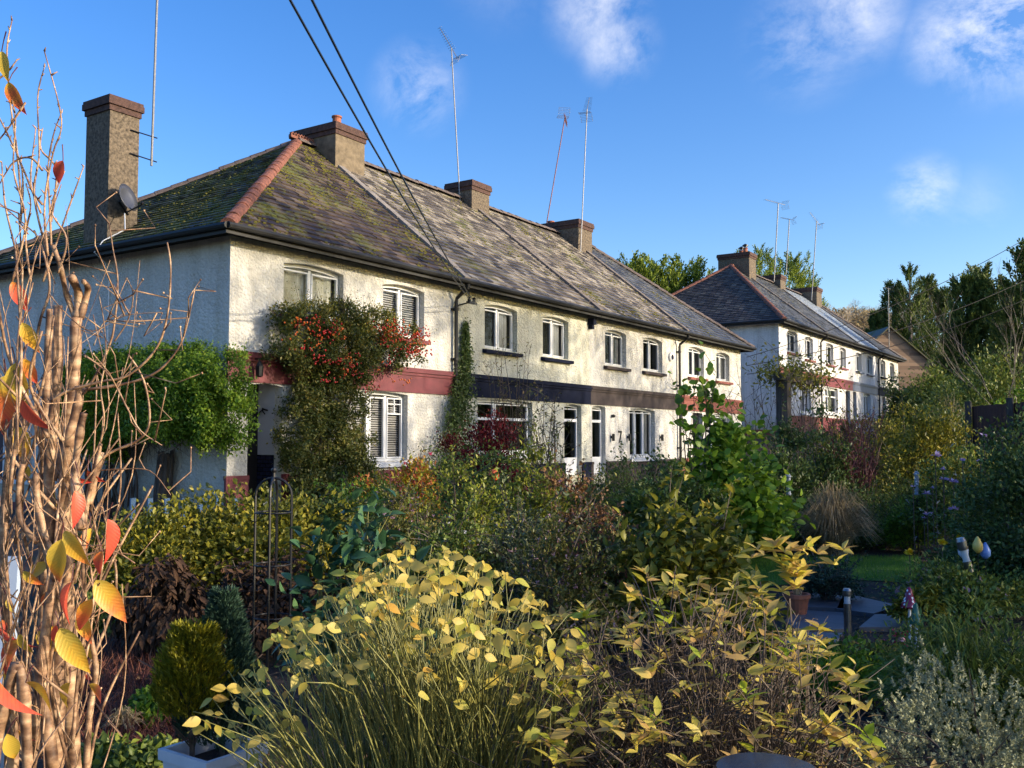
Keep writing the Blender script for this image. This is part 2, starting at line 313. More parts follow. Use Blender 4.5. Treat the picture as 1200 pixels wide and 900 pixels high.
# ------------------------------------------------------------------ houses
EZ = 5.3; RZ = 9.28; DV = 9.0; SV = -.4; RV = 4.5
def lerp(a, b, t): return tuple(x+(y-x)*t for x, y in zip(a, b))
def slates(face, exposure=.215, w=.3, seed=1, gap=.012, lift=.034, thick=.026):
    """face = eaveA, eaveB, topA, topB ; every slate its own small tile on a solid deck"""
    eA, eB, tA, tB = [Vector(p) for p in face]; rr = random.Random(seed); b = MB()
    nrm = (eB-eA).cross((tA+tB)/2-(eA+eB)/2).normalized()
    if nrm.z < 0: nrm = -nrm
    mid = ((tA+tB)/2-(eA+eB)/2); ax = (eB-eA).normalized(); perp = mid-ax*mid.dot(ax); sl = perp.length; n = max(3, round(sl/exposure))
    for i in range(n):
        f0, f1 = i/n, min(1, (i+1.25)/n); a0, b0 = eA.lerp(tA, f0), eB.lerp(tB, f0); a1, b1 = eA.lerp(tA, f1), eB.lerp(tB, f1)
        s0, e0 = (a0-eA).dot(ax), (b0-eA).dot(ax); s1, e1 = (a1-eA).dot(ax), (b1-eA).dot(ax); o0 = a0-ax*s0; o1 = a1-ax*s1
        x = s0-(i % 2)*w/2-rr.random()*.01
        while x < e0:
            x0, x1 = x+gap/2, x+w-gap/2; x += w
            p0, p1 = max(x0, s0), min(x1, e0); q0, q1 = max(x0, s1), min(x1, e1)
            if p1-p0 < .03: continue
            if q1 < q0: q0 = q1 = min(max((q0+q1)/2, s1), e1)
            l = lift+rr.random()*.012; tilt = rr.gauss(0, .004)
            A = o0+ax*p0+nrm*(l+tilt); B = o0+ax*p1+nrm*(l-tilt); C_ = o1+ax*q1+nrm*.004; D_ = o1+ax*q0+nrm*.004
            dn = -perp.normalized()*rr.uniform(0, .012); A += dn; B += dn
            k = len(b.v); b.v += [tuple(A), tuple(B), tuple(C_), tuple(D_), tuple(A-nrm*thick), tuple(B-nrm*thick)]
            b.f += [(k, k+1, k+2, k+3), (k+4, k+5, k+1, k)]
    return b
def moss(face, n, seed, bias=None, r0=.04):
    eA, eB, tA, tB = [Vector(p) for p in face]; rr = random.Random(seed); b = MB(); cl = [(rr.random(), rr.random()**1.3) for _ in range(max(4, n//28))]
    for i in range(n):
        c = rr.choice(cl); s = min(.98, max(.02, c[0]+rr.gauss(0, .035))); t = min(.97, max(.01, c[1]+rr.gauss(0, .05)))
        p = eA.lerp(eB, s).lerp(tA.lerp(tB, s), t); b.blob((p.x, p.y, p.z+.02), r0*rr.uniform(.4, 1.5), 5, .45)
    return b
def arch_z(op, u):
    ua, ub, za, zb, rise = op[:5]; c = (ua+ub)/2; h = (ub-ua)/2; return zb-rise*((u-c)/h)**2
def wallfront(b, u0, u1, v, z0, z1, ops, depth, O):
    cuts = {u0, u1}
    for o in ops:
        for i in range(9): cuts.add(round(o[0]+(o[1]-o[0])*i/8, 4))
    us = sorted(c for c in cuts if u0-1e-6 <= c <= u1+1e-6)
    P = lambda u, vv, z: (O[0]+u, O[1]+vv, O[2]+z)
    for a, c in zip(us[:-1], us[1:]):
        if c-a < 1e-4: continue
        m = (a+c)/2; hit = sorted([o for o in ops if o[0] < m < o[1]], key=lambda o: o[2]); la = lc = z0
        for o in hit:
            b.quad(P(a, v, la), P(c, v, lc), P(c, v, o[2]), P(a, v, o[2])); la, lc = arch_z(o, a), arch_z(o, c)
            b.quad(P(a, v, la), P(c, v, lc), P(c, v+depth, lc), P(a, v+depth, la)); b.quad(P(a, v, o[2]), P(a, v+depth, o[2]), P(c, v+depth, o[2]), P(c, v, o[2]))
        b.quad(P(a, v, la), P(c, v, lc), P(c, v, z1), P(a, v, z1))
    for o in ops:
        for u, s in ((o[0], 0), (o[1], 1)):
            z = arch_z(o, u); q = [P(u, v, o[2]), P(u, v, z), P(u, v+depth, z), P(u, v+depth, o[2])]; b.poly(q if s else q[::-1])
def window(par, O, op, depth, sill, style='two', fill=None, sillmat=None, left=True, name='window'):
    ua, ub, za, zb, rise = op[:5]; v = depth-.05; t = .05; f = MB(); X = lambda u, vv, z: (O[0]+u, O[1]+vv, O[2]+z)
    def bar(a, c, zl, zh, v0=v, v1=v+.06): f.box(X(a, v0, zl), X(c, v1, zh))
    for i in range(8):
        a = ua+(ub-ua)*i/8; c = ua+(ub-ua)*(i+1)/8; y0, y1 = arch_z(op, a)-.001, arch_z(op, c)-.001
        f.hexa([X(a, v, y0-t*1.3), X(c, v, y1-t*1.3), X(c, v+.06, y1-t*1.3), X(a, v+.06, y0-t*1.3)], [X(a, v, y0), X(c, v, y1), X(c, v+.06, y1), X(a, v+.06, y0)])
    ze = zb-rise-t*1.3; bar(ua, ua+t, za+t, ze+.02); bar(ub-t, ub, za+t, ze+.02); bar(ua, ub, za, za+t)
    w = ub-ua; muls = {'two': [.5], 'three': [.34, .66], 'left': [.38], 'one': [], 'tl': [.36], 'door': []}[style]; edges = [0]+muls+[1]
    for m_ in muls: bar(ua+w*m_-.035, ua+w*m_+.035, za+t, zb-.09)
    for a, c in zip(edges[:-1], edges[1:]):     # casement sashes, set slightly proud
        a2, c2 = ua+w*a+t*.8, ua+w*c-t*.8; zl, zh = za+t+.005, ze-.005
        bar(a2, a2+.032, zl, zh, v-.018, v+.03); bar(c2-.032, c2, zl, zh, v-.018, v+.03); bar(a2+.032, c2-.032, zl, zl+.032, v-.018, v+.03); bar(a2+.032, c2-.032, zh-.032, zh, v-.018, v+.03)
    if style in ('tl',): bar(ua+t, ub-t, za+(zb-za)*.62, za+(zb-za)*.62+.07, v-.02, v+.04)
    if style == 'door': bar(ua+t, ub-t, zb-.5, zb-.42, v-.02, v+.05); bar(ua+t, ub-t, za+.05, za+.5, v-.01, v+.05)
    if style == 'three' and fill == 'blinds':
        bar(ua+w*.66+.05, ub-.08, za+1.02, za+1.05, v-.012, v+.02); bar(ua+w*.83-.012, ua+w*.83+.012, za+1.05, zb-.15, v-.012, v+.02); bar(ua+w*.66+.05, ub-.08, za+1.24, za+1.26, v-.012, v+.02)
        bar(ua+.06, ua+w*.34-.05, za+1.02, za+1.05, v-.012, v+.02)
    o = f.build(name, M['upvc'], par)
    g = MB(); g.quad(X(ua+.02, v+.035, za+.02), X(ub-.02, v+.035, za+.02), X(ub-.02, v+.035, zb-rise), X(ua+.02, v+.035, zb-rise)); g.build('pane', M['pane'], o)
    if sill:
        s = MB(); s.hexa([X(ua-.1, -.13, za-.13), X(ub+.1, -.13, za-.13), X(ub+.1, depth-.06, za-.13), X(ua-.1, depth-.06, za-.13)], [X(ua-.1, -.13, za-.045), X(ub+.1, -.13, za-.045), X(ub+.1, depth-.06, za-.002), X(ua-.1, depth-.06, za-.002)])
        s.build('sill', sillmat, o)
    if fill == 'blinds':
        bl = MB(); n = int((zb-za)/.05)
        for i in range(n):
            z = za+.06+i*.05; bl.quad(X(ua+.05, v+.085, z), X(ub-.05, v+.085, z), X(ub-.05, v+.115, z+.032), X(ua+.05, v+.115, z+.032))
        bl.build('blind', M['blind'], o)
    if fill in ('curtain', 'net', 'curtains'):
        cb = MB(); spans = {'curtain': [(.62, .93)], 'net': [(.02, .98)], 'curtains': [(.03, .17), (.83, .97)]}[fill]
        for s0, s1 in spans:
            n = 26; pr = None
            for i in range(n+1):
                u = ua+w*(s0+(s1-s0)*i/n); vv = v+.13+.028*math.sin(i*1.25)+.01*math.sin(i*2.7); q = (X(u, vv, za+.02), X(u, vv, zb-.02))
                if pr: cb.quad(pr[0], q[0], q[1], pr[1])
                pr = q
        cb.build('curtain', M['netcurt' if fill == 'net' else 'curtain'], o, smooth=True)
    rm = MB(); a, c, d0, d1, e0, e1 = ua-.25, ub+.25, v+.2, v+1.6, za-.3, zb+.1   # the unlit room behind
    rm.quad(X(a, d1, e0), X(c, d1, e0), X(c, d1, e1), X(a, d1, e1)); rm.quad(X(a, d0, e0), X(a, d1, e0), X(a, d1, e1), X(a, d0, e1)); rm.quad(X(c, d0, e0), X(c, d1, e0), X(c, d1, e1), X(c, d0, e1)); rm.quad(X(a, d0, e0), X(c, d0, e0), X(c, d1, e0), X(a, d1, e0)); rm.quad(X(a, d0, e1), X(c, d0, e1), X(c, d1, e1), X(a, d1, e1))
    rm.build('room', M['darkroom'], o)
    return o
def halftiles(b, p, q, r=.13, step=.42, seed=3, up=.05):
    p = Vector(p); q = Vector(q); n = max(2, int((q-p).length/step)); rr = random.Random(seed); ax = (q-p).normalized(); sd = ax.cross(Vector((0, 0, 1))).normalized(); nz = sd.cross(ax)
    for i in range(n):
        a = p.lerp(q, i/n); c = p.lerp(q, (i+1.06)/n); r1 = r*rr.uniform(.97, 1.04); j = Vector((0, 0, rr.uniform(-.008, .012))); pa = []; pb = []
        for k in range(9):
            t = math.pi*k/8; ca, sa = math.cos(t), math.sin(t)
            pa.append(a+j+sd*ca*r1*1.09+nz*(sa*r1+up-.03)+nz*.008); pb.append(c+j+sd*ca*r1*1.08+nz*(sa*r1*.95+up-.035))
        for k in range(8): b.quad(pa[k], pa[k+1], pb[k+1], pb[k])
        b.poly(pa)
def chimney(par, O, u0, u1, v0, v1, zb, zt_, pots=(), mat='chim', capproj=.07, cowls=False, label=None):
    X = lambda a, c, z: (O[0]+a, O[1]+c, O[2]+z); b = MB(); b.box(X(u0, v0, zb), X(u1, v1, zt_)); o = b.build('chimney', M[mat], par, label=label)
    c = MB(); p = capproj; c.box(X(u0-p*.45, v0-p*.45, zt_+.001), X(u1+p*.45, v1+p*.45, zt_+.12)); c.box(X(u0-p, v0-p, zt_+.122), X(u1+p, v1+p, zt_+.25)); c.box(X(u0-p*.8, v0-p*.8, zt_+.252), X(u1+p*.8, v1+p*.8, zt_+.31)); c.build('chimney_cap', M['capbrick'], o)
    for (a, d, h) in pots:
        q = MB(); q.lathe(X(a, d, zt_+.312), [(.15, 0), (.15, .05), (.125, .06), (.115, h-.05), (.14, h-.04), (.14, h), (.1, h), (.1, h-.1)], 14); q.build('chimney_pot', M['pot'], o, smooth=False)
        if cowls:
            q = MB(); q.lathe(X(a, d, zt_+.312+h+.06), [(.10, 0), (.10, .03), (.17, .05), (.17, .09), (.05, .17)], 12)
            for k in range(4): q.tube([X(a+.09*math.cos(k*1.57), d+.09*math.sin(k*1.57), zt_+.3+h), X(a+.09*math.cos(k*1.57), d+.09*math.sin(k*1.57), zt_+.4+h)], .012, 4)
            q.build('chimney_cowl', M['black'], o)
    f = MB(); f.hexa([X(u0-.1, v0-.12, zb-.1), X(u1+.1, v0-.12, zb-.1), X(u1+.1, v0, zb-.1), X(u0-.1, v0, zb-.1)], [X(u0-.02, v0-.03, zb+.28), X(u1+.02, v0-.03, zb+.28), X(u1+.02, v0, zb+.28), X(u0-.02, v0, zb+.28)]); 
    return o
U_OPS = [(1.3, 2.95, 3.95, 4.99, .07), (4.19, 5.62, 3.82, 4.97, .07)], [(8.05, 9.55, 3.82, 4.97, .07), (10.84, 12.25, 3.82, 4.97, .07)], [(14.5, 15.95, 3.82, 4.95, .08), (17.2, 18.7, 3.82, 4.95, .08)], [(21.0, 22.45, 3.84, 4.95, .08), (23.7, 25.1, 3.84, 4.95, .08)]
G_OPS = [(.47, 1.3, .42, 2.56, .04), (3.3, 5.05, 1.05, 2.56, .05)], [(7.75, 10.3, 1.15, 2.54, .03), (12.0, 13.0, .5, 2.54, .05)], [(13.65, 14.5, .5, 2.54, .04), (16.15, 18.05, .95, 2.54, .06)], [(21.3, 22.25, .5, 2.52, .04), (23.3, 25.1, 1.05, 2.52, .04)]
UB = [0, 6.72, 13.5, 20.0, 26.4]
def band(par, O, u0, u1, mat, wrap=False, ops=()):
    b = MB(); X = lambda a, c, z: (O[0]+a, O[1]+c, O[2]+z); a = u0-(.045 if wrap else -.002)
    b.box(X(a, -.045, 2.572), X(u1-.002, -.002, 2.955)); b.box(X(a-(.03 if wrap else 0), -.075, 2.957), X(u1-.002, -.002, 3.02)); b.box(X(a-(.06 if wrap else 0), -.11, 3.022), X(u1-.002, -.002, 3.07)); b.box(X(a-(.03 if wrap else 0), -.07, 3.072), X(u1-.002, -.002, 3.13))
    return b.build('string_band', M[mat], par)
def house(idx, O, label, walls, bandm, roofm, hipm, sills, group, fills, styles, seed, mossn=300, coping='coping', chims=(), ridge='capping', hipt='hiptile', mirror_blue=None, depth=.2):
    u0, u1 = UB[idx], UB[idx+1]; X = lambda a, c, z: (O[0]+a, O[1]+c, O[2]+z)
    r = root('terraced_house', label, 'house', X((u0+u1)/2, 4.5, 0), group); ops = U_OPS[idx]+G_OPS[idx]
    w = MB(); wallfront(w, u0, u1, 0, -.3, 5.24, ops, depth, O)
    w.quad(X(u1, DV, -.3), X(u0, DV, -.3), X(u0, DV, 5.24), X(u1, DV, 5.24))
    if idx == 0: w.quad(X(0, DV, -.3), X(0, 0, -.3), X(0, 0, 5.24), X(0, DV, 5.24))
    if idx == 3: w.quad(X(u1, 0, -.3), X(u1, DV, -.3), X(u1, DV, 5.24), X(u1, 0, 5.24))
    w.quad(X(u0, 0, 5.235), X(u1, 0, 5.235), X(u1, DV, 5.235), X(u0, DV, 5.235))
    w.build('wall', M[walls], r)
    p = MB(); segs = [u0]+[q for o in sorted(G_OPS[idx]) if o[2] < .8 for q in (o[0], o[1])]+[u1]
    for a, c in zip(segs[::2], segs[1::2]): p.box(X(a+.002, -.05, -.3), X(c-.002, -.003, .78)); p.box(X(a+.002, -.07, .782), X(c-.002, -.003, .86))
    if idx == 0: p.box(X(-.05, -.05, -.3), X(-.003, 3.0*0+.001, .78)); p.box(X(-.07, -.07, .782), X(-.003, .001, .86)); p.box(X(-.05, .002, -.3), X(-.003, DV, .16))
    p.build('plinth', M[bandm], r)
    band(r, O, u0, u1, bandm, idx == 0)
    hipL, hipR = (-.4, 5.9), (26.8, 21.4)
    fl = (hipL if idx == 0 else (u0, u0)); fr = (hipR if idx == 3 else (u1, u1))
    fronts = [X(fl[0], SV, EZ), X(fr[0], SV, EZ), X(fl[1], RV, RZ), X(fr[1], RV, RZ)]
    backs = [X(fr[0], DV-SV, EZ), X(fl[0], DV-SV, EZ), X(fr[1], RV, RZ), X(fl[1], RV, RZ)]
    dk = MB(); dk.quad(fronts[0], fronts[1], fronts[3], fronts[2]); dk.quad(backs[0], backs[1], backs[3], backs[2])
    if idx == 0: hp = [X(-.4, DV-SV, EZ), X(-.4, SV, EZ), X(5.9, RV, RZ), X(5.9, RV, RZ)]; dk.poly([hp[0], hp[1], hp[2]])
    if idx == 3: hp = [X(26.8, SV, EZ), X(26.8, DV-SV, EZ), X(21.4, RV, RZ), X(21.4, RV, RZ)]; dk.poly([hp[0], hp[1], hp[2]])
    # soffit
    dk.box(X(fl[0] if idx == 0 else u0, SV, EZ-.07), X(fr[0] if idx == 3 else u1, 0.02, EZ-.01)) if idx else dk.box(X(-.4, SV, EZ-.07), X(u1, .02, EZ-.01))
    if idx == 0: dk.box(X(-.4, .022, EZ-.07), X(.02, DV-SV, EZ-.01))
    rf = dk.build('roof', M['deck'], r)
    sb = slates(fronts, seed=seed); sb.build('slate_slope', M[roofm], rf)
    if mirror_blue:
        pass
    bb = MB(); bb.quad(*[tuple(Vector(q)+Vector((0, .01, .03))) for q in (backs[0], backs[1], backs[3], backs[2])]); bb.build('rear_slope', M[roofm], rf)
    if idx in (0, 3): slates(hp, seed=seed+9).build('hip_slope', M[hipm], rf)
    if mossn:
        mo = moss(fronts, mossn, seed+5)
        if idx == 0: m2 = moss(hp, mossn//2, seed+6); k = len(mo.v); mo.v += m2.v; mo.f += [tuple(i+k for i in f) for f in m2.f]
        mo.build('moss', M['mossclump'], rf)
    rb = MB(); halftiles(rb, X(fl[1], RV, RZ+.0), X(fr[1], RV, RZ+.0), .12, .45, seed); rb.build('ridge_tiles' if 0 else 'ridge_capping', M[ridge], rf)
    if idx in (0, 3):
        hb = MB(); halftiles(hb, hp[1] if idx == 0 else hp[0], hp[2], .125, .42, seed+1, .02); hb.build('hip_capping', M[hipt], rf); hb = MB(); halftiles(hb, hp[0] if idx == 0 else hp[1], hp[2], .12, .42, seed+2, .02); hb.build('hip_capping', M['hiptile' if O[0] > 1 else 'capping'], rf)
    if idx < 3:
        cb = MB(); A, B = Vector(X(u1, SV-.02, EZ)), Vector(X(u1, RV, RZ)); n = (B-A).cross(Vector((1, 0, 0))).normalized(); n = n if n.z > 0 else -n; k = 14; rr = random.Random(seed)
        for i in range(k):
            a, c = A.lerp(B, i/k+.004), A.lerp(B, (i+1)/k); hw = .12; h = .085+rr.uniform(-.008, .008)
            cb.hexa([a+Vector((-hw, 0, 0)), a+Vector((hw, 0, 0)), c+Vector((hw, 0, 0)), c+Vector((-hw, 0, 0))], [a+Vector((-hw, 0, 0))+n*h, a+Vector((hw, 0, 0))+n*h, c+Vector((hw, 0, 0))+n*h, c+Vector((-hw, 0, 0))+n*h])
        cb.build('coping', M[coping], rf)
    g = MB(); ga, gb = (-.46 if idx == 0 else u0), (26.86 if idx == 3 else u1); y = SV-.07
    g.tube([X(ga, y, EZ-.02), X(gb, y, EZ-.02)], .062, 8); g.box(X(ga+.02, SV-.004, EZ-.15), X(gb-.001, SV+.02, EZ+.0))
    if idx == 0: g.tube([X(-.47, y+.01, EZ-.022), X(-.47, DV+.4, EZ-.022)], .062, 8); g.box(X(-.424, SV+.022, EZ-.15), X(-.404, DV+.4, EZ))
    if idx == 3: g.tube([X(26.87, y+.01, EZ-.022), X(26.87, DV+.4, EZ-.022)], .062, 8); g.box(X(26.804, SV+.022, EZ-.15), X(26.824, DV+.4, EZ))
    g.build('gutter', M['gutter'], rf, smooth=False)
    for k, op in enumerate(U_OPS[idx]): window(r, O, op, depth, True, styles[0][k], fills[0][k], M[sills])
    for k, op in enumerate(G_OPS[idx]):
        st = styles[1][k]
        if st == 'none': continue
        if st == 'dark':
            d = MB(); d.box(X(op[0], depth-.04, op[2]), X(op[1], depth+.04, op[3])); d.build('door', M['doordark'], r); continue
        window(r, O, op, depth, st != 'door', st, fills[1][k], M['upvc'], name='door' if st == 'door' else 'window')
    for c in chims: chimney(r, O, *c[:6], **(c[6] if len(c) > 6 else {}))
    return r
G1 = 'houses of the near terrace'; G2 = 'houses of the far terrace'; O1 = (0, 0, 0); O2 = (33, .5, 1.85)
h1 = house(0, O1, 'corner house of the near terrace, brown mossy hip roof, dark red band', 'warm', 'red', 'sl_brown', 'sl_hip1', 'red', G1, (('net', 'blinds'), (None, 'blinds')), (('two', 'two'), ('none', 'three')), 21, 1500, 'flash',
   [(.03, .72, 3.8, 4.62, 5.4, 8.3, dict(label='tall chimney with bare brick cap on the gable side')), (6.5, 7.62, 3.7, 5.3, 7.8, 9.55, dict(pots=[(6.95, 4.1, .34)], mat='chim2'))])
h2 = house(1, O1, 'cream rendered house with navy blue band between the corner house and number 7', 'cream', 'navy', 'sl_grey', 'sl_grey', 'navy', G1, (('curtain', 'curtain'), (None, None)), (('two', 'two'), ('tl', 'door')), 31, 420, 'coping', [(13.02, 14.0, 4.0, 5.0, 8.0, 9.55)])
h3 = house(2, O1, 'house numbered 7 with dark brown band and grey sills in the near terrace', 'ivory', 'umber', 'sl_grey', 'sl_grey', 'umber', G1, (('curtains', None), (None, 'curtains')), (('two', 'two'), ('door', 'three')), 41, 650, 'coping', [(19.28, 20.35, 3.62, 5.2, 7.8, 9.45, dict(pots=[(19.6, 5.0, .14)]))])
h4 = house(3, O1, 'far end house of the near terrace with orange red band and blue grey hip roof', 'ivory', 'terracotta_paint', 'sl_dark', 'sl_dark', 'terracotta_paint', G1, ((None, 'curtains'), (None, None)), (('two', 'two'), ('dark', 'three')), 51, 160, 'coping', [], hipt='capping')
house(0, O2, 'nearest white house of the far terrace with dark brown hip roof and red hip tiles', 'white', 'terracotta_paint', 'sl_dark', 'sl_hip2', 'terracotta_paint', G2, ((None, None), (None, None)), (('two', 'two'), ('dark', 'three')), 61, 0, 'coping', [(6.3, 7.4, 3.6, 5.4, 7.8, 9.75, dict(pots=[(6.7, 3.95, .3), (7.05, 4.3, .25)], cowls=True))], ridge='hiptile')
house(1, O2, 'white far terrace house with dark red band, second from the brown hip', 'white', 'red', 'sl_dark', 'sl_dark', 'red', G2, ((None, 'curtains'), (None, None)), (('two', 'two'), ('tl', 'dark')), 71, 0, 'flash', [(13.0, 14.0, 4.0, 5.2, 8.0, 9.5)])
house(2, O2, 'white house of the far terrace with grey blue band and shiny pale slate roof', 'white', 'greyblue', 'sl_skyrefl', 'sl_dark', 'greyblue', G2, (('curtains', None), (None, None)), (('two', 'two'), ('dark', 'three')), 81, 0, 'coping', [(19.0, 20.2, 3.5, 5.5, 7.8, 9.5)])
house(3, O2, 'cream end house of the far terrace with black band beside the brick gable', 'ivory', 'navy', 'sl_dark', 'sl_dark', 'navy', G2, ((None, None), (None, None)), (('two', 'two'), ('dark', 'three')), 91, 0, 'coping', [], hipt='capping')
cr_ = MB()
for i in range(9):
    u = 5.75+i*.1; cr_.tube([(u-.045, RV, RZ+.12), (u-.045, RV, RZ+.19), (u, RV, RZ+.235), (u+.045, RV, RZ+.19), (u+.045, RV, RZ+.12)], .022, 5)
cr_.box((5.65, RV-.05, RZ+.08), (6.6, RV+.05, RZ+.15)); cr_.build('ridge_crest', M['hiptile'], [c for c in h1.children if c.name.startswith('roof')][0])
# corner porch of the near house
X = lambda a, c, z: Vector((a, c, z))
p = MB(); p.box((.47, .201, .3), (1.32, .99, .42)); p.box((.44, .66, .42), (1.4, .70, 2.6)); p.build('porch_back', M['doordark'], h1)
p = MB(); p.quad((1.301, .2, 1.22), (1.301, 1.0, 1.22), (1.301, 1.0, 2.6), (1.301, .2, 2.6)); p.quad((.469, .2, .42), (.469, 1, .42), (.469, 1, 2.6), (.469, .2, 2.6)); p.quad((.46, .2, 2.59), (1.31, .2, 2.59), (1.31, 1, 2.59), (.46, 1, 2.59)); p.build('porch_lining', M['porchwhite'], h1)
p = MB(); p.box((1.29, .205, .42), (1.32, .995, 1.22)); p.build('tiled_dado', M['navytile'], h1)
p = MB(); p.tube([(1.28, .45, 2.1), (1.22, .45, 2.12), (1.2, .42, 2.06), (1.24, .4, 2.0)], .012, 5); p.tube([(1.27, .36, 2.08), (1.24, .45, 2.1), (1.25, .56, 2.04), (1.24, .6, 1.96)], .016, 5)
tag(p.build('wall_ornament', M['iron'], None, (1.25, .45, 2.0)), 'small black iron ornament on the pale porch wall', 'ornament')
p = MB(); p.lathe((.55, -.2, 2.66), [(.03, 0), (.065, .02), (.075, .2), (.04, .27), (.01, .31)], 8); p.tube([(.55, -.2, 2.95), (.55, -.2, 3.0), (.55, -.05, 3.0)], .01, 5)
lt = root('wall_lantern', 'black lantern hanging from the red band above the porch opening', 'lantern', (.55, -.2, 2.66)); p.build('lantern_body', M['iron'], lt)
# house number and small wall fittings of number 7
p = MB(); p.box((15.33, -.022, 1.74), (15.56, -.001, 1.80)); p.hexa([(15.5, -.022, 1.745), (15.555, -.022, 1.745), (15.555, -.001, 1.745), (15.5, -.001, 1.745)], [(15.5, -.02, 1.75), (15.56, -.02, 1.75), (15.56, -.002, 1.75), (15.5, -.002, 1.75)])
p.hexa([(15.38, -.021, 1.42), (15.44, -.021, 1.42), (15.44, -.0015, 1.42), (15.38, -.0015, 1.42)], [(15.5, -.021, 1.742), (15.56, -.021, 1.742), (15.56, -.0015, 1.742), (15.5, -.0015, 1.742)])
tag(p.build('house_number', M['black'], None, (15.45, 0, 1.4)), 'large black figure 7 on the wall between door and window', 'house number')
for k, (u, z, lab) in enumerate([(14.85, 1.6, 'black wall lamp left of the figure 7'), (15.98, 1.6, 'black wall lamp right of the figure 7'), (18.45, 1.6, 'black wall lamp right of the tall three light window')]):
    l = root('wall_lamp', lab, 'wall lamp', (u, 0, z), 'wall lamps of number 7'); b = MB(); b.lathe((u, -.09, z-.12), [(.045, 0), (.045, .22)], 10); b.build('lamp_shade', M['black'], l); b = MB(); b.box((u-.03, -.05, z-.04), (u+.03, 0.001, z+.04)); b.build('bracket', M['iron'], l)
b = MB(); b.lathe((14.9, -.02, 2.25), [(.05, 0), (.05, .06), (.03, .1)], 10, (0, -1, 0)); tag(b.build('doorbell_camera', M['black'], None, (14.9, 0, 2.2)), 'small round black security light beside the door of number 7', 'security light')
b = MB(); b.lathe((19.35, -.002, 4.42), [(.16, 0), (.16, .07), (.13, .09)], 14, (0, -1, 0)); al = root('alarm_box', 'round white and black alarm box under the eaves of number 7', 'alarm box', (19.35, 0, 4.4)); b.build('alarm_case', M['upvc'], al)
b = MB(); b.lathe((19.35, -.093, 4.4), [(.09, 0), (.09, .01)], 12, (0, -1, 0)); b.build('badge', M['navy'], al)
for u in (13.5,): 
    b = MB(); b.box((u-.09, -.2, 4.95), (u+.09, -.002, 5.14)); b.box((u-.06, -.14, 4.82), (u+.06, -.002, 4.948)); b.build('corbel', M['navy'], h2)
def drainpipe(O, u, lab, grp=None, z0=.0, head=True):
    P = lambda a, c, z: (O[0]+a, O[1]+c, O[2]+z); r = root('drainpipe', lab, 'drainpipe', P(u, -.1, z0), grp); b = MB()
    b.tube([P(u, -.46, 5.22), P(u, -.44, 5.12), P(u, -.12, 4.9), P(u, -.1, 4.8), P(u, -.1, z0)], .045, 8); b.build('pipe', M['gutter'], r)
    for z in (4.6, 3.4, 2.2, 1.2): b = MB(); b.tube([P(u, -.1, z), P(u, -.1, z+.07)], .06, 8); b.box(P(u-.09, -.05, z+.01), P(u+.09, -.003, z+.06)); b.build('pipe_clip', M['gutter'], r)
drainpipe(O1, 6.72, 'black drainpipe between the red band and the navy band', 'drainpipes'); drainpipe(O1, 19.95, 'black drainpipe at the join of number 7 and the far end house', 'drainpipes')
drainpipe(O2, 6.72, 'black drainpipe on the first white house of the far terrace', 'drainpipes'); drainpipe(O2, 20.0, 'black drainpipe before the cream end house of the far terrace', 'drainpipes')
# distant brick house with its gable towards us
d = 78; A = at(1042, 384, d); zg = hz(A.x, A.y); gl, gr = at(990, 440, d), at(1110, 440, d); hr = root('brick_house', 'brown brick gable house with mossy roof beyond the far terrace', 'house', (A.x, A.y, zg))
b = MB(); e = Vector((gr.x-gl.x, gr.y-gl.y, 0)).normalized(); nb = Vector((-e.y, e.x, 0)); he = 3.9; ze = A.z-3.4
q = [Vector((A.x, A.y, 0))-e*he, Vector((A.x, A.y, 0))+e*he]; lo = [Vector((v.x, v.y, zg-3)) for v in q]; hi = [Vector((v.x, v.y, ze)) for v in q]; bk = nb*9
b.poly([lo[0], lo[1], hi[1], A, hi[0]]); b.poly([v+bk for v in (lo[1], lo[0], hi[0], A, hi[1])]); b.quad(lo[0]+bk, lo[0], hi[0], hi[0]+bk); b.quad(lo[1], lo[1]+bk, hi[1]+bk, hi[1]); b.build('wall', M['gablebrick'], hr)
b = MB(); up = Vector((0, 0, .12))
for s in (0, 1):
    o_ = hi[s]+(hi[s]-A)*.08; f = nb*-.25; b.hexa([o_+f, A+f, A+bk, o_+bk], [o_+f+up, A+f+up, A+bk+up, o_+bk+up])
b.build('roof', slate('gable_roof_moss', [(.06, .055, .04), (.1, .09, .05)], 1.1), hr)
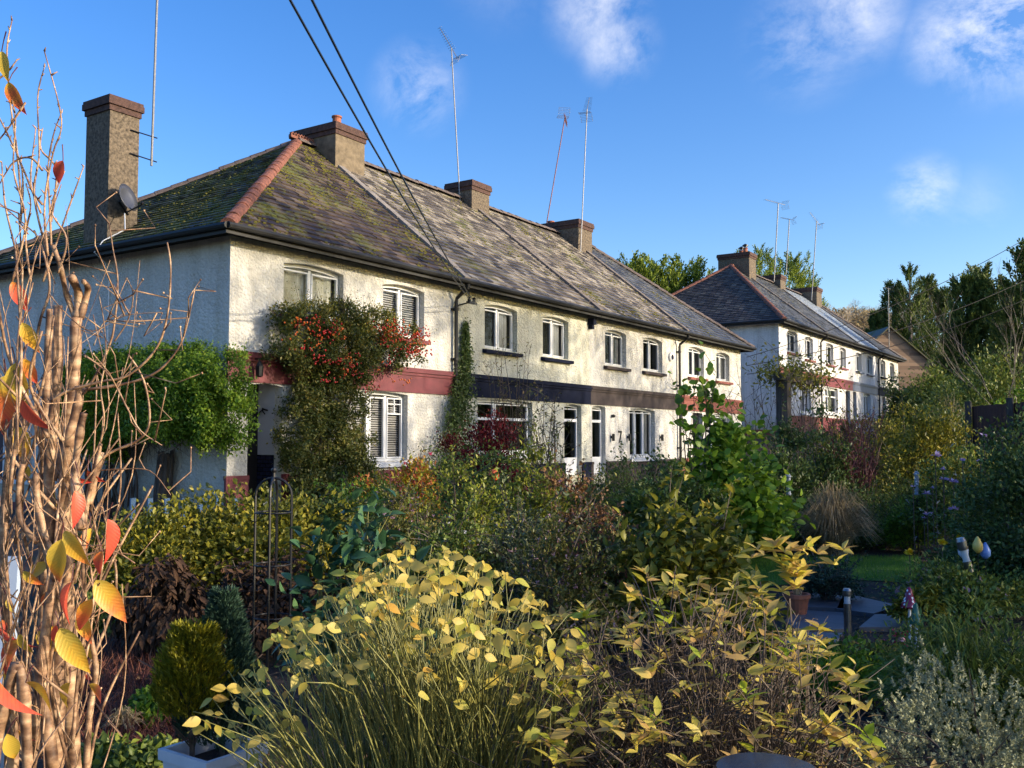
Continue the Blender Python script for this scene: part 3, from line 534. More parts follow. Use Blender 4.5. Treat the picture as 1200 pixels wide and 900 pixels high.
# ------------------------------------------------------------------ aerials, dish, cables
def aerial(base, top, boomdir, lab, mat='alu', kind='yagi', L=.9, rad=.02, brackets=None, down=0.):
    base = Vector(base); top = Vector(top); r = root('tv_aerial', lab, 'aerial', base, 'television aerials on the chimneys'); b = MB(); b.tube([base, top], rad, 8)
    b.build('mast', M[mat], r); bd = Vector(boomdir).normalized(); a = MB(); c = top-bd*L*.35; e = top+bd*L*.65; a.tube([c, e], .012, 5); sd = bd.cross(Vector((0, 0, 1))).normalized(); n = 11
    for i in range(n):
        p = c.lerp(e, .3+.7*i/(n-1)); w = .17-.005*i
        if kind == 'vert': a.tube([p-Vector((0, 0, w)), p+Vector((0, 0, w))], .005, 4)
        else: a.tube([p-sd*w, p+sd*w], .005, 4)
    a.build('antenna_boom', M['alu' if mat == 'alu' else mat], r)
    g = MB(); uu = bd.cross(sd)
    for s in (-1, 1):
        for i in range(5):
            p = c+bd*.05+uu*s*(.04+.05*i)-bd*.03*i; g.tube([p-sd*.24, p+sd*.24], .005, 4)
        for q in (-.22, .22): g.tube([c+bd*.05+uu*s*.03+sd*q, c-bd*.08+uu*s*.25+sd*q], .005, 4)
    g.build('reflector', M['alu'], r)
    if brackets:
        k = MB()
        for p, q in brackets: k.tube([p, q], .014, 5)
        k.build('bracket', M['iron'], r)
    return r
# left: long mast strapped to the tall chimney
ab = Vector((1.0, 3.75, 7.35)); aerial(ab, (1.06, 3.75, 11.9), (1, .2, 0), 'long silver mast strapped to the tall left chimney, running out of the frame', rad=.026, brackets=[((.5, 3.78, 7.5), (1.12, 3.74, 7.46)), ((.5, 3.78, 8.0), (1.12, 3.74, 7.98))])
T = at(529, 56, 31.2); aerial((12.95, 4.4, 8.95), T, (-.6, .2, .75), 'tall silver aerial behind the small chimney of the navy band house', L=1.1, brackets=[((12.9, 4.3, 9.2), (13.05, 4.3, 9.2))])
T = at(662, 138, 37.8); aerial((19.35, 5.1, 9.5), T, (-.3, -.3, -.5), 'leaning rusty red aerial mast on the third chimney', mat='rustmast', kind='vert', L=.8)
T = at(688, 128, 36.5); aerial((19.2, 3.5, 8.15), T, (.45, .1, .8), 'silver aerial strapped to the front of the third chimney', L=1.0, brackets=[((19.2, 3.5, 8.8), (19.35, 3.66, 8.8)), ((19.2, 3.5, 9.2), (19.35, 3.66, 9.2))])
def far_aerial(px, pt, pb, d, bd, lab, **k):
    aerial(at(px[1], pb, d), at(px[0], pt, d), bd, lab, rad=.03, **k)
far_aerial((912, 907), 238, 330, 54, (-1, .3, 0), 'far aerial with long boom pointing left, above the red chimney pots', L=1.9)
far_aerial((925, 921), 257, 322, 60, (-.5, .5, .1), 'short far aerial between the two taller ones')
far_aerial((957, 951), 259, 352, 62, (-.9, .3, .6), 'leaning far aerial on the last broad chimney', L=1.3)
far_aerial((1041, 1042), 338, 420, 76, (-1, .2, 0), 'lone aerial mast at the brick gable', L=1.3)
r = root('satellite_dish', 'grey satellite dish at the foot of the tall left chimney', 'satellite dish', (.62, 3.72, 6.2), None)
ax = Vector((-.1, -.9, .45)).normalized(); c = Vector((.25, 3.55, 6.45)); ax = Vector((.33, -.88, .28)).normalized(); b = MB(); b.lathe(c, [(.02, 0), (.11, .010), (.2, .036), (.29, .08), (.295, .085), (.2, .045), (.11, .02), (.02, .012)], 24, ax); b.build('dish', M['dish'], r, smooth=True)
b = MB(); b.tube([c-Vector((0, 0, .3))+ax*.05, c+ax*.4-Vector((0, 0, .26))], .015, 6); b.blob(c+ax*.42-Vector((0, 0, .24)), .045, 8); b.tube([c, c-ax*.15, (.5, 3.8, 6.2)], .025, 6); b.build('arm', M['iron'], r)
b = MB(); b.tube([c-Vector((0, 0, .3)), (.1, 3.3, 5.75), (-.35, 3.35, 5.45), (-.5, 3.4, 5.2), (-.2, 3.5, 5.05), (-.03, 3.6, 4.7), (-.03, 3.6, 3.2)], .012, 5); b.build('cable', M['upvc'], r)
def cable(p, q, sag, rad, lab, mat='black', grp=None):
    p = Vector(p); q = Vector(q); pts = [p.lerp(q, i/24)-Vector((0, 0, sag*4*(i/24)*(1-i/24))) for i in range(25)]; b = MB(); b.tube(pts, rad, 6); o = b.build('overhead_cable', M[mat], None, p); tag(o, lab, 'cable', grp)
w0 = Vector((6.95, -.35, 4.85)); e1 = at(354, 0, 8.5); e2 = at(366, 0, 8.5)
cable(w0, w0+(e1-w0)*1.35, .25, .0125, 'left one of two thick black cables crossing the near chimney', grp='thick black service cables'); cable(w0+Vector((.25, 0, -.08)), w0+Vector((.25, 0, -.08))+(e2-w0)*1.35, .25, .0125, 'right one of two thick black cables crossing the near chimney', grp='thick black service cables')
b = MB(); b.box((6.85, -.4, 4.78), (7.15, -.3, 4.83)); b.tube([(6.9, -.35, 4.8), (6.9, -.01, 4.75)], .02, 5)
for x in (6.9, 7.1): b.lathe((x, -.35, 4.83), [(.03, 0), (.045, .03), (.03, .06), (.045, .09), (.02, .12)], 8)
tag(b.build('cable_bracket', M['iron'], None, (6.95, -.2, 4.8)), 'iron bracket with insulators where the thick cables meet the wall', 'bracket')
for k, (a, c, lab) in enumerate([((0, 395), (1200, 272), 'uppermost thin wire running right from the far end house'), ((0, 405), (1200, 322), 'middle thin wire running right from the far end house'), ((0, 418), (1200, 345), 'lowest thin wire running right from the far end house')]):
    s = Vector((26.3, -.3, 4.9-.35*k)); e = at(1215, c[1], 46-3*k); cable(s, e, .5, .016, lab, 'iron', 'thin wires')
# ------------------------------------------------------------------ ground
def gmat():
    m, t, b, o = nm('garden_soil'); tc = N(t, 'ShaderNodeTexCoord'); n = N(t, 'ShaderNodeTexNoise', Scale=18., Detail=9., Roughness=.75); n1 = N(t, 'ShaderNodeTexNoise', Scale=1.3, Detail=4.)
    t.links.new(tc.outputs['Object'], n.inputs['Vector']); t.links.new(tc.outputs['Object'], n1.inputs['Vector'])
    r = ramp(t, [(.3, (.018, .012, .009)), (.52, (.045, .03, .024)), (.75, (.10, .07, .05))]); t.links.new(n.outputs[0], r.inputs[0]); r2 = ramp(t, [(.52, (0, 0, 0)), (.66, (1, 1, 1))]); t.links.new(n1.outputs[0], r2.inputs[0])
    mx = N(t, 'ShaderNodeMix', data_type='RGBA'); mx.inputs[7].default_value = (.028, .045, .014, 1); t.links.new(r2.outputs[0], mx.inputs[0]); t.links.new(r.outputs[0], mx.inputs[6]); t.links.new(mx.outputs[2], b.inputs['Base Color'])
    p = N(t, 'ShaderNodeBump', Strength=1., Distance=.04); t.links.new(n.outputs[0], p.inputs['Height']); t.links.new(p.outputs[0], b.inputs['Normal']); b.inputs['Roughness'].default_value = .95
    return m
M['soil'] = gmat(); b = MB(); xs = sorted(set([-600, -300, -150, -80]+list(range(-50, 221, 3))+[260, 320, 420, 600])); ys = xs; ys = sorted(set([-600, -300, -150, -80, -50]+list(range(-45, 181, 3))+[220, 300, 450, 600]))
nx, ny = len(xs), len(ys); b.v = [(x, y, hz(x, y)-.002) for y in ys for x in xs]; b.f = [(j*nx+i, j*nx+i+1, (j+1)*nx+i+1, (j+1)*nx+i) for j in range(ny-1) for i in range(nx-1)]
g = b.build('ground', M['soil'], None, smooth=True); g['kind'] = 'structure'
def gpoly(name, pts, z, mat):
    b = MB(); b.poly([(*p, z) for p in pts]); o = b.build(name, mat, None); return o
def gp(px, py):
    d = 1.5*1122/(py-516); return gnd(px, d)
lawn = [gp(850, 652), gp(1072, 652), gp(1078, 662), gp(1066, 682), gp(985, 678), gp(860, 690), gp(780, 690), gp(760, 655)]
M['lawn'] = plain('lawn_green', (.05, .12, .018), .9, 0, .35, 20., .5); o = gpoly('lawn', lawn, .006, M['lawn']); o['kind'] = 'structure'
def inpoly(x, y, P):
    c = False
    for i in range(len(P)):
        (a, b_), (c_, d_) = P[i], P[i-1]
        if (b_ > y) != (d_ > y) and x < (c_-a)*(y-b_)/(d_-b_)+a: c = not c
    return c
L = LV(); xs_ = [p[0] for p in lawn]; ys_ = [p[1] for p in lawn]; pts = []
while len(pts) < 26000:
    x, y = R.uniform(min(xs_), max(xs_)), R.uniform(min(ys_), max(ys_))
    if inpoly(x, y, lawn): pts.append((x, y, .006))
pts = np.array(pts); dd = rdir(len(pts))*.5; dd[:, 2] = 1; L.add(BLADE, pts, dd, .045*(.6+.6*NR.random(len(pts))), roll=1.5)
M['grass'] = leafm('grass_blade', [(.08, .22, .02), (.13, .32, .04), (.2, .40, .06)], .3, .6); o = L.build('grass', M['grass'], None, kind='stuff'); tag(o, 'short green grass of the small lawn', 'grass')
# mulch chips, leaf litter
L = LV(); n = 16000; px_ = NR.random(n)*1500-150; dd_ = 3.3+NR.random(n)**1.3*7; P = np.array([gnd(a, d) for a, d in zip(px_, dd_)]); P = np.c_[P, np.full(n, .012)]; q = rdir(n); q[:, 2] *= .25
L.add(DI, P, q, .035*(.4+NR.random(n)), roll=.5); M['litter'] = leafm('leaf_litter', [(.035, .024, .02), (.08, .05, .035), (.13, .085, .05), (.05, .035, .03), (.22, .15, .08)], .0, .9, 6.); tag(L.build('leaf_litter', M['litter'], None, kind='stuff'), 'dark bark chips and fallen leaves on the soil', 'leaf litter')
# paving slabs
M['slab'] = plain('slate_slab', (.075, .08, .095), .5, 0, .3, 5., .35)
SL = [([(905, 712), (935, 693), (1000, 698), (985, 716)], 'slate paving slab nearest the terracotta pot'), ([(985, 697), (1050, 712), (1020, 722), (975, 716)], 'pale slate slab right behind the bollard light'), ([(915, 730), (925, 716), (985, 720), (990, 740), (930, 742)], 'slate slab in front of the bollard light'), ([(1000, 738), (1020, 722), (1075, 722), (1070, 738)], 'slate slab beside the red spotted toadstool'), ([(1142, 692), (1160, 682), (1185, 684), (1182, 696)], 'lone slate slab by the leaning bollard light'), ([(900, 742), (985, 744), (975, 758), (905, 756)], 'slate slab nearest the camera, half under twigs')]
for P_, lab in SL:
    b = MB(); a = [gp(*q) for q in P_]; c = (sum(x for x, y in a)/len(a), sum(y for x, y in a)/len(a)); ra = [a[0]]
    a = [(c[0]+(x-c[0])*.96, c[1]+(y-c[1])*.96) for x, y in a]; k = len(a); b.poly([(x, y, .035) for x, y in a])
    for i in range(k): x0, y0 = a[i]; x1, y1 = a[(i+1) % k]; b.quad((x0, y0, -.02), (x1, y1, -.02), (x1, y1, .035), (x0, y0, .035))
    tag(b.build('paving_slab', M['slab'], None, (*c, 0)), lab, 'paving slab', 'slate paving slabs')
# ------------------------------------------------------------------ planting
lm = leafm
M['l_dark'] = lm('leaf_dark_green', [(.018, .034, .012), (.035, .065, .02), (.06, .11, .034), (.10, .155, .055)]); M['l_mid'] = lm('leaf_mid_green', [(.022, .042, .011), (.055, .095, .022), (.11, .17, .036), (.2, .22, .055)])
M['l_bright'] = lm('leaf_bright_green', [(.03, .07, .01), (.07, .15, .018), (.13, .25, .03), (.2, .28, .035)], .4); M['l_yelgreen'] = lm('leaf_yellow_green', [(.03, .045, .01), (.09, .11, .018), (.19, .20, .03), (.28, .24, .04)], .35)
M['l_pyra'] = lm('leaf_firethorn', [(.016, .03, .010), (.04, .065, .018), (.08, .10, .025), (.16, .15, .045)], .25); M['l_fine'] = lm('leaf_fine_mixed', [(.025, .04, .014), (.07, .09, .025), (.13, .14, .04), (.20, .14, .08)], .25)
M['l_teal'] = lm('leaf_teal', [(.014, .045, .025), (.025, .075, .04), (.045, .11, .055), (.06, .13, .06)], .2, .35); M['l_dead'] = lm('leaf_dead_brown', [(.010, .007, .006), (.026, .016, .011), (.055, .032, .02), (.018, .011, .009)], .1, .8)
M['l_red'] = lm('leaf_barberry_red', [(.05, .006, .008), (.11, .012, .014), (.18, .02, .02)], .3); M['l_gold'] = lm('conifer_gold', [(.04, .05, .006), (.12, .13, .01), (.22, .22, .015)], .2, .6)
M['l_bluec'] = lm('conifer_blue', [(.01, .028, .022), (.02, .05, .038), (.035, .08, .055)], .1, .6); M['l_silver'] = lm('shrub_silver', [(.14, .16, .10), (.28, .30, .18), (.5, .5, .3)], .15, .7, 7.)
M['l_con'] = lm('conifer_dark', [(.008, .018, .007), (.018, .036, .012), (.04, .07, .018), (.08, .12, .025)], .1, .7, .6); M['l_conlit'] = lm('conifer_bright', [(.02, .04, .008), (.05, .09, .014), (.11, .17, .022), (.16, .22, .03)], .2, .7, .5)
M['l_dog'] = lm('leaf_pale_yellow', [(.46, .38, .06), (.66, .47, .09), (.70, .54, .15), (.5, .5, .09), (.68, .38, .07)], .45, .5, 4.); M['l_cream'] = lm('leaf_cream_yellow', [(.26, .32, .03), (.62, .50, .07), (.68, .56, .14), (.66, .40, .14), (.38, .45, .05)], .45, .5, 4.)
M['l_acid'] = lm('leaf_acid_green', [(.28, .42, .03), (.5, .58, .04), (.7, .62, .06)], .45, .4, 4.); M['dogstem'] = barkm('olive_stem', (.12, .12, .03), (.30, .28, .08), (20, 20, 3), .2, .5)
M['redstem'] = barkm('dark_red_stem', (.05, .012, .014), (.13, .03, .03)); M['straw'] = lm('straw_grass', [(.22, .16, .08), (.42, .32, .18), (.6, .48, .3)], .3, .7)
M['p_pink'] = lm('petal_pink', [(.35, .18, .22), (.5, .3, .36), (.6, .42, .46)], .3, .6, 9.); M['p_lilac'] = lm('petal_lilac', [(.34, .22, .5), (.5, .36, .62), (.62, .52, .66)], .3, .6, 9.); M['p_hot'] = lm('petal_hot_pink', [(.5, .02, .08), (.7, .05, .14)], .3, .5, 9.)
M['p_rust'] = lm('seed_rust', [(.12, .04, .03), (.22, .08, .06), (.28, .14, .11)], .2, .8, 5.); M['berry'] = plain('red_berry', (.45, .018, .012), .3); M['berry_o'] = plain('orange_berry', (.6, .12, .015), .3)
M['p_yel'] = plain('yellow_flower', (.75, .48, .02), .5); M['p_or'] = plain('orange_flower', (.75, .12, .02), .5); M['l_autumn'] = lm('leaf_sunny_autumn', [(.12, .18, .02), (.35, .36, .03), (.6, .42, .04), (.55, .12, .05), (.6, .25, .12)], .4, .5, 5.)
# 1 firethorn climbing the corner house
def climber_wall():
    r = root('climbing_shrub', 'large firethorn with clusters of red berries climbing the corner house between porch and window', 'climbing shrub', (2.6, -.5, 0)); K = []
    def ok(u, z):
        if z < 3.0: return 1.4+.12*math.sin(z*3) < u < 3.6+.2*math.sin(z*2.3)
        if z < 3.55: return .95+.1*math.sin(z*9) < u < 4.75
        return .95+abs(z-3.7)*1.1 < u < 4.95-(z-3.55)*2.1 and z < 4.25-abs(u-3.0)*.12
    while len(K) < 620:
        u, z = R.uniform(.8, 5.5), R.uniform(.05, 4.3)
        if ok(u, z): K.append((u, -R.uniform(.12, .62 if z < 3 else .95), z))
    K = np.array(K); n = 52000; P = K[NR.integers(0, len(K), n)]+NR.normal(0, .07, (n, 3)); P[:, 1] = np.minimum(P[:, 1], -.02); D_ = unit(rdir(n)+np.array((0, -.6, .3))); L = LV(); L.add(DI, P, D_, .066*(.6+.7*NR.random(n)), up=np.tile((0, -.8, .6), (n, 1))); L.build('foliage', M['l_pyra'], r)
    n = 2500; tops = K[K[:, 2] > 3.5]; P = tops[NR.integers(0, len(tops), n)]+NR.normal(0, .06, (n, 3))+np.array((0, -.06, .08)); L = LV(); L.add(DI, P, unit(rdir(n)+np.array((0, -.4, .7))), .05); L.build('young_foliage', M['l_yelgreen'], r)
    b = MB(); bo = MB()
    for k in range(74):
        bc = MB(); z = R.uniform(3.35, 3.95); u = R.choice([R.uniform(1.0, 2.4), R.uniform(3.3, 4.8), R.uniform(3.5, 4.8)])
        if R.random() < .1: z = R.uniform(2.4, 3.2); u = R.uniform(1.5, 4.2)
        zz = z-.12*abs(u-3.2)*(.6 if z > 3.2 else 0)
        for i in range(R.randint(7, 16)): bc.blob((u+R.gauss(0, .09), -.75-R.uniform(-.1, .33), zz+R.gauss(0, .05)), R.uniform(.013, .024), 5)
        bc.build('berry_cluster', M['berry_o' if R.random() < .3 else 'berry'], r)
    s = MB()
    for i in range(9): u = R.uniform(2, 3); s.tube([(u, -.25, 0), (u+R.gauss(0, .15), -.22, 1.5), (u+R.gauss(0, .5), -.2, 3), (u+R.gauss(0, .9), -.4, 3.9)], [.04, .03, .02, .01], 5)
    for i in range(46):
        u = R.uniform(1.2, 4.6); z = 3.9-abs(u-3)*.1; q = Vector((u, -.5, z)); e = q+Vector((R.gauss(0, .25), R.gauss(0, .15), R.uniform(.25, .75))); s.tube([q, q.lerp(e, .5)+Vector((R.gauss(0, .05), 0, 0)), e], [.006, .005, .002], 3)
    s.build('stem', M['twig'], r)
    L = LV(); P = []; 
    for i in range(420): u = R.uniform(1.2, 4.6); P.append((u+R.gauss(0, .1), -.5+R.gauss(0, .15), 3.95+R.random()**1.5*.6))
    L.add(DI, np.array(P), rdir(420), .035); L.build('sprig', M['l_mid'], r); r.location.x -= .28
climber_wall()
# 2 evergreen mound on the gable wall
def mound():
    r = root('climbing_shrub', 'thick fine leaved evergreen climber bulging from the shaded gable wall beside the porch', 'climbing shrub', (-.6, 1.9, 0)); K = []
    while len(K) < 800:
        v, z, u = R.uniform(-.75, 4.5), R.uniform(1.1, 3.3), -R.uniform(.05, 1.1)
        t = (v-1.8)/2.6; zz = (z-2.2)/1.02; w = (u+.1)/1.0
        if t*t*t*t+zz**4+w*w < 1.05 and z > 1.42+.22*math.sin(v*1.3)-(.2 if v > 2.5 else 0): K.append((u, v, z))
    K = np.array(K); n = 90000; P = K[NR.integers(0, len(K), n)]+NR.normal(0, .075, (n, 3)); P[:, 0] = np.minimum(P[:, 0], -.02); ctr = np.array((-.1, 1.8, 2.1)); out = unit(P-ctr); L = LV(); L.add(DI, P, unit(out*.4+rdir(n)*.7-np.array((0, 0, .35))), .068*(.6+.6*NR.random(n)), up=out+np.array((0, 0, .5))); L.build('foliage', M['l_bright'], r)
    s = MB()
    for i in range(26): v = R.uniform(2.2, 4.0); s.tube([(-.15-R.random()*.2, v, 0), (-.25+R.gauss(0, .1), v+R.gauss(0, .15), .8), (-.35+R.gauss(0, .2), v+R.gauss(0, .4)-.2, 1.9)], [.035, .022, .012], 4)
    for i in range(60): v = R.uniform(-.2, 3.6); z = 1.45; q = Vector((-.6, v, z)); e = q+Vector((R.gauss(0, .3), R.gauss(0, .3), -R.uniform(.1, .45))); s.tube([q, e], [.006, .002], 3)
    s.build('stem', M['twig'], r)
mound()
b = MB(); b.tube([(-.25, 1.5, 0), (-.2, 1.45, 1.25)], [.17, .13], 7)
for i in range(9): a = i*.7; b.tube([(-.25+.16*math.cos(a), 1.5+.16*math.sin(a), 0), (-.2+.12*math.cos(a), 1.45+.12*math.sin(a), 1.22+R.random()*.1)], .03, 5)
tag(b.build('wooden_post', M['woodold'], None, (-.25, 1.5, 0)), 'weathered brown wooden post bundle against the gable wall below the evergreen climber', 'post')
b = MB()
for i in range(7): b.box((-1.3+i*.16, .9-i*.25, 0), (-1.2+i*.16, .93-i*.25, .5))
bl = tag(b.build('picket_fence', plain('faded_blue_paint', (.10, .20, .33), .6, 0, .3, 6.), None, (-.8, .3, 0)), 'low faded blue picket fence behind the yellowing shrub', 'fence')
# ivy on drainpipe, thin creeper on the cream house
def ivy(lab, pts, n, w, leaf, mat, cat='climber', dep=.28):
    r = root('ivy' if cat == 'ivy' else 'creeper', lab, cat, pts[0]); pts = [Vector(p) for p in pts]; t = NR.random(n)*(len(pts)-1); P = []
    for a in t: i = int(a); q = pts[i].lerp(pts[i+1], a-i); k = w[i]+(w[i+1]-w[i])*(a-i); P.append((q.x+R.gauss(0, k), min(-.03, q.y-abs(R.gauss(0, dep*k/ max(w)))), q.z+R.gauss(0, .08)))
    P = np.array(P); L = LV(); L.add(DI, P, unit(rdir(n)+np.array((0, -.3, -.2))), leaf*(.6+.6*NR.random(n)), up=np.tile((0, -1, .3), (n, 1))); L.build('foliage', mat, r); s = MB()
    for i in range(8): s.tube([p+Vector((R.gauss(0, w[k]*.7), -.03, 0)) for k, p in enumerate(pts)], .008, 4)
    s.build('stem', M['twig'], r)
ivy('dark ivy wrapping the drainpipe by the navy band', [(6.5, -.15, 0), (6.35, -.15, 1.0), (6.6, -.15, 1.9), (6.85, -.1, 2.6), (7.1, -.08, 3.5), (7.15, -.05, 4.3)], 9000, [.5, .55, .28, .22, .1, .04], .07, M['l_dark'], 'ivy')
def twiggy(lab, cat, x, y, H, W, n, leaf, mat, nl, name='shrub', z0=None, sm=None, T=DI, lean=(0, 0)):
    z0 = hz(x, y) if z0 is None else z0; r = root(name, lab, cat, (x, y, z0)); s = MB(); P = []
    for i in range(n):
        a = R.uniform(0, 6.28); q = W*math.sqrt(R.random()); e = Vector((x+q*math.cos(a)+lean[0], y+q*math.sin(a)*.6+lean[1], z0+H*R.uniform(.5, 1))); b0 = Vector((x+R.gauss(0, W*.12), y+R.gauss(0, W*.1), z0)); m = b0.lerp(e, .5)+Vector((R.gauss(0, W*.12), R.gauss(0, W*.1), H*.05)); pts = [b0, m, e+Vector((R.gauss(0, .06), 0, 0))]
        s.tube(pts, [.012, .008, .003], 4)
        for j in range(5):
            t = R.uniform(.35, 1); p = m.lerp(e, t) if t > .5 else b0.lerp(m, t*2); f = p+Vector((R.gauss(0, .2), R.gauss(0, .15), R.uniform(.05, .35))); s.tube([p, p.lerp(f, .5)+Vector((0, 0, .02)), f], [.005, .004, .0015], 3); P += [tuple(p.lerp(f, R.random())) for _ in range(nl)]
    s.build('stem', sm or M['twig'], r)
    if P: P = np.array(P); L = LV(); L.add(T, P+NR.normal(0, .02, P.shape), unit(rdir(len(P))+np.array((0, 0, .2))), leaf*(.6+.6*NR.random(len(P)))); L.build('foliage', mat, r)
    return r
twiggy('thin leafy creeper stems against the cream wall left of the ground floor window', 'climber', 8.2, -.7, 4.1, .85, 24, .06, M['l_fine'], 4, 'creeper')
twiggy('arching rose stems in front of the cream house door', 'rose bush', *gnd(640, 16.5), 2.4, .7, 26, .065, M['l_fine'], 5, 'rose_bush')
x, y = gnd(556, 17.6); 
bush('dark red barberry bush below the navy band', 'shrub', 566, 480, 18, 100, M['l_red'], 14000, .06, DI, 'barberry_bush', clumps=70, stems=30, smat=M['redstem'])
bush('sunlit bush with yellow, orange and pink autumn leaves under the red framed window', 'shrub', 468, 528, 14.5, 95, M['l_autumn'], 7000, .075, DI, 'autumn_shrub', clumps=50, flowers=(M['p_hot'], 60, .05, DI))
b = MB(); q = at(578, 557, 13.6); b.blob(q, .09, 10); f = root('orange_flower', 'single round orange flower right of the sunlit autumn bush', 'flower', (q.x, q.y, 0)); b.build('blossom', M['p_or'], f); b = MB(); b.tube([(q.x, q.y, 0), q], .01, 4); b.build('stem', M['twig'], f)
# middle garden
bush('yellowing green shrub behind the iron plant support', 'shrub', 300, 570, 9.2, 220, M['l_yelgreen'], 17000, .062, DI, 'shrub', clumps=120, lo=.35, flowers=(M['p_rust'], 0, .01, DI) if 0 else None)
bush('yellow green leafy shrub at the foot of the gable wall', 'shrub', 165, 602, 8.6, 150, M['l_yelgreen'], 11000, .055, DI, 'shrub', clumps=70)
bush('drooping dead brown plant at the edge of the bare soil', 'dead plant', 205, 645, 6.8, 110, M['l_dead'], 4200, .085, LANCE, 'dead_plant', clumps=50, droop=1.6, lo=.4, depthr=.4)
bush('brown and yellow fading perennials under the iron plant support', 'perennial', 318, 640, 6.9, 130, M['l_dead'], 4500, .06, DI, 'faded_perennial', clumps=60, droop=.9, depthr=.5)
def mass(lab, px, yt, d, w, mat, n, leaf, **k):
    r, K = bush(lab, 'shrub', px, yt, d, w, mat, int(n*.75), leaf, **k); h = K[:, 2].max(); T_ = K[K[:, 2] > h*.55]; L = LV(); s_ = MB(); P = []
    for i in range(70):
        q = Vector(T_[R.randrange(len(T_))]); e = q+Vector((R.gauss(0, .14), R.gauss(0, .14), abs(R.gauss(.02, .17)))); s_.tube([q, q.lerp(e, .6)+Vector((0, 0, .02)), e], [.004, .003, .0015], 3, False); P += [tuple(q.lerp(e, R.uniform(.2, 1.05))) for _ in range(int(16*.05/leaf)+6)]
    P = np.array(P)+NR.normal(0, leaf*.35, (len(P), 3)); L.add(k.get('T', DI), P, unit(rdir(len(P))+np.array((0, 0, .4))), leaf*(.6+.6*NR.random(len(P)))); L.build('young_foliage', mat, r); s_.build('shoot', M['twig'], r); return r, K
M['l_lime'] = lm('leaf_lime', [(.04, .06, .01), (.10, .14, .02), (.20, .24, .04), (.28, .28, .06)], .4); M['l_grey'] = lm('leaf_grey_green', [(.03, .045, .03), (.07, .10, .06), (.13, .17, .10), (.2, .24, .15)], .2); M['l_rust'] = lm('leaf_rusty', [(.05, .03, .018), (.12, .07, .035), (.2, .11, .06), (.14, .14, .04)], .25)
M['p_white'] = lm('petal_white', [(.5, .48, .5), (.7, .68, .7)], .3, .6, 9.)
FS = 'flowering_shrub'
mass('fine leaved shrub with pale pink flowers right behind the teal plant', 470, 566, 7.6, 120, M['l_fine'], 9000, .036, clumps=60, lo=.35, name=FS, flowers=(M['p_pink'], 200, .024, DI))
mass('loose lime green arching shrub behind the tip of the dogwood', 545, 548, 8.2, 110, M['l_lime'], 5200, .045, clumps=46, lo=.3, name=FS, flowers=(M['p_pink'], 60, .028, DI), cr=.12)
mass('low dark shrub with white starry flowers in the middle of the garden', 520, 596, 6.8, 130, M['l_mid'], 8000, .034, clumps=60, lo=.3, name=FS, flowers=(M['p_white'], 160, .018, DI))
mass('grey green bushy herb left of the rusty seed heads', 610, 590, 7.0, 110, M['l_grey'], 7500, .034, clumps=55, lo=.3, flowers=(M['p_pink'], 120, .022, DI))
mass('tall loose green shrub with yellow tips below the cream house', 628, 530, 9.4, 100, M['l_lime'], 5000, .05, clumps=40, lo=.3, cr=.13)
mass('russet stemmed shrub behind the rusty seed heads', 678, 548, 8.8, 110, M['l_rust'], 6000, .04, clumps=50, lo=.3, flowers=(M['p_pink'], 160, .026, DI))
mass('mound of rusty pink seed heads right of the centre', 718, 588, 7.0, 130, M['l_fine'], 8000, .034, clumps=60, lo=.3, name=FS, flowers=(M['p_rust'], 700, .028, DI))
mass('small leaved shrub speckled with pink at the back of the dogwood', 655, 612, 6.2, 130, M['l_fine'], 8500, .032, clumps=60, lo=.3, name=FS, flowers=(M['p_pink'], 200, .02, DI))
mass('green rose like shrub under the cream house windows', 560, 532, 12.2, 150, M['l_mid'], 8000, .052, clumps=60, lo=.3, cr=.16, flowers=(M['p_rust'], 60, .03, DI))
mass('yellowing shrub between the barberry and the cream house door', 690, 534, 12.0, 120, M['l_yelgreen'], 6000, .05, clumps=50, lo=.3, cr=.15)
mass('dark green low shrubs beside the berry covered climber', 405, 572, 9.6, 130, M['l_dark'], 8000, .05, clumps=60, lo=.35)
mass('bright small leaved shrub left of the sunlit autumn bush', 432, 556, 10.6, 90, M['l_bright'], 4500, .045, clumps=45, lo=.3)
mass('pale green feathery shrub below the figure 7', 745, 552, 10.5, 130, M['l_mid'], 9000, .045, clumps=60, T=DIN)
mass('dark leaved shrub hugging the plinth of number 7', 760, 545, 15, 200, M['l_dark'], 9000, .07, clumps=60)
bush('big leaved teal green plant left of the fine flowering shrub', 'perennial', 412, 596, 5.3, 125, M['l_teal'], 620, .105, OV, 'broadleaf_plant', clumps=40, stems=24, lo=.45, cr=.07, smat=M['dogstem'], up=-.1)
bush('bright green hydrangea like tall shrub lit by the sun before the far end house', 'shrub', 848, 470, 11.8, 140, M['l_bright'], 6000, .09, RND, 'tall_shrub', clumps=110, lo=.3, depthr=.8, stems=30, base=.35)
twiggy('loose shoots rising from the bright green shrub', 'shrub', *gnd(812, 11.6), 2.35, .5, 12, .11, M['l_bright'], 3, 'tall_shoots', T=RND)
mass('leafy shrub with curled seed pods at the base of the bright green shrub', 790, 560, 10.2, 150, M['l_mid'], 6000, .07, clumps=60)
mass('hydrangea foliage turning yellow behind the cream leaved bush', 800, 600, 6.6, 170, M['l_yelgreen'], 3200, .085, clumps=70, T=OV, lo=.4, flowers=(M['l_dog'], 30, .07, OV))
mass('plain dark green bush in front of the bright green shrub', 880, 560, 12.8, 110, M['l_mid'], 7000, .05, clumps=50)
r_ = twiggy('bare grey branched shrub before the white gable wall', 'bare shrub', *gnd(915, 17), 3.1, 1.5, 34, .06, M['l_yelgreen'], 1, 'bare_shrub')
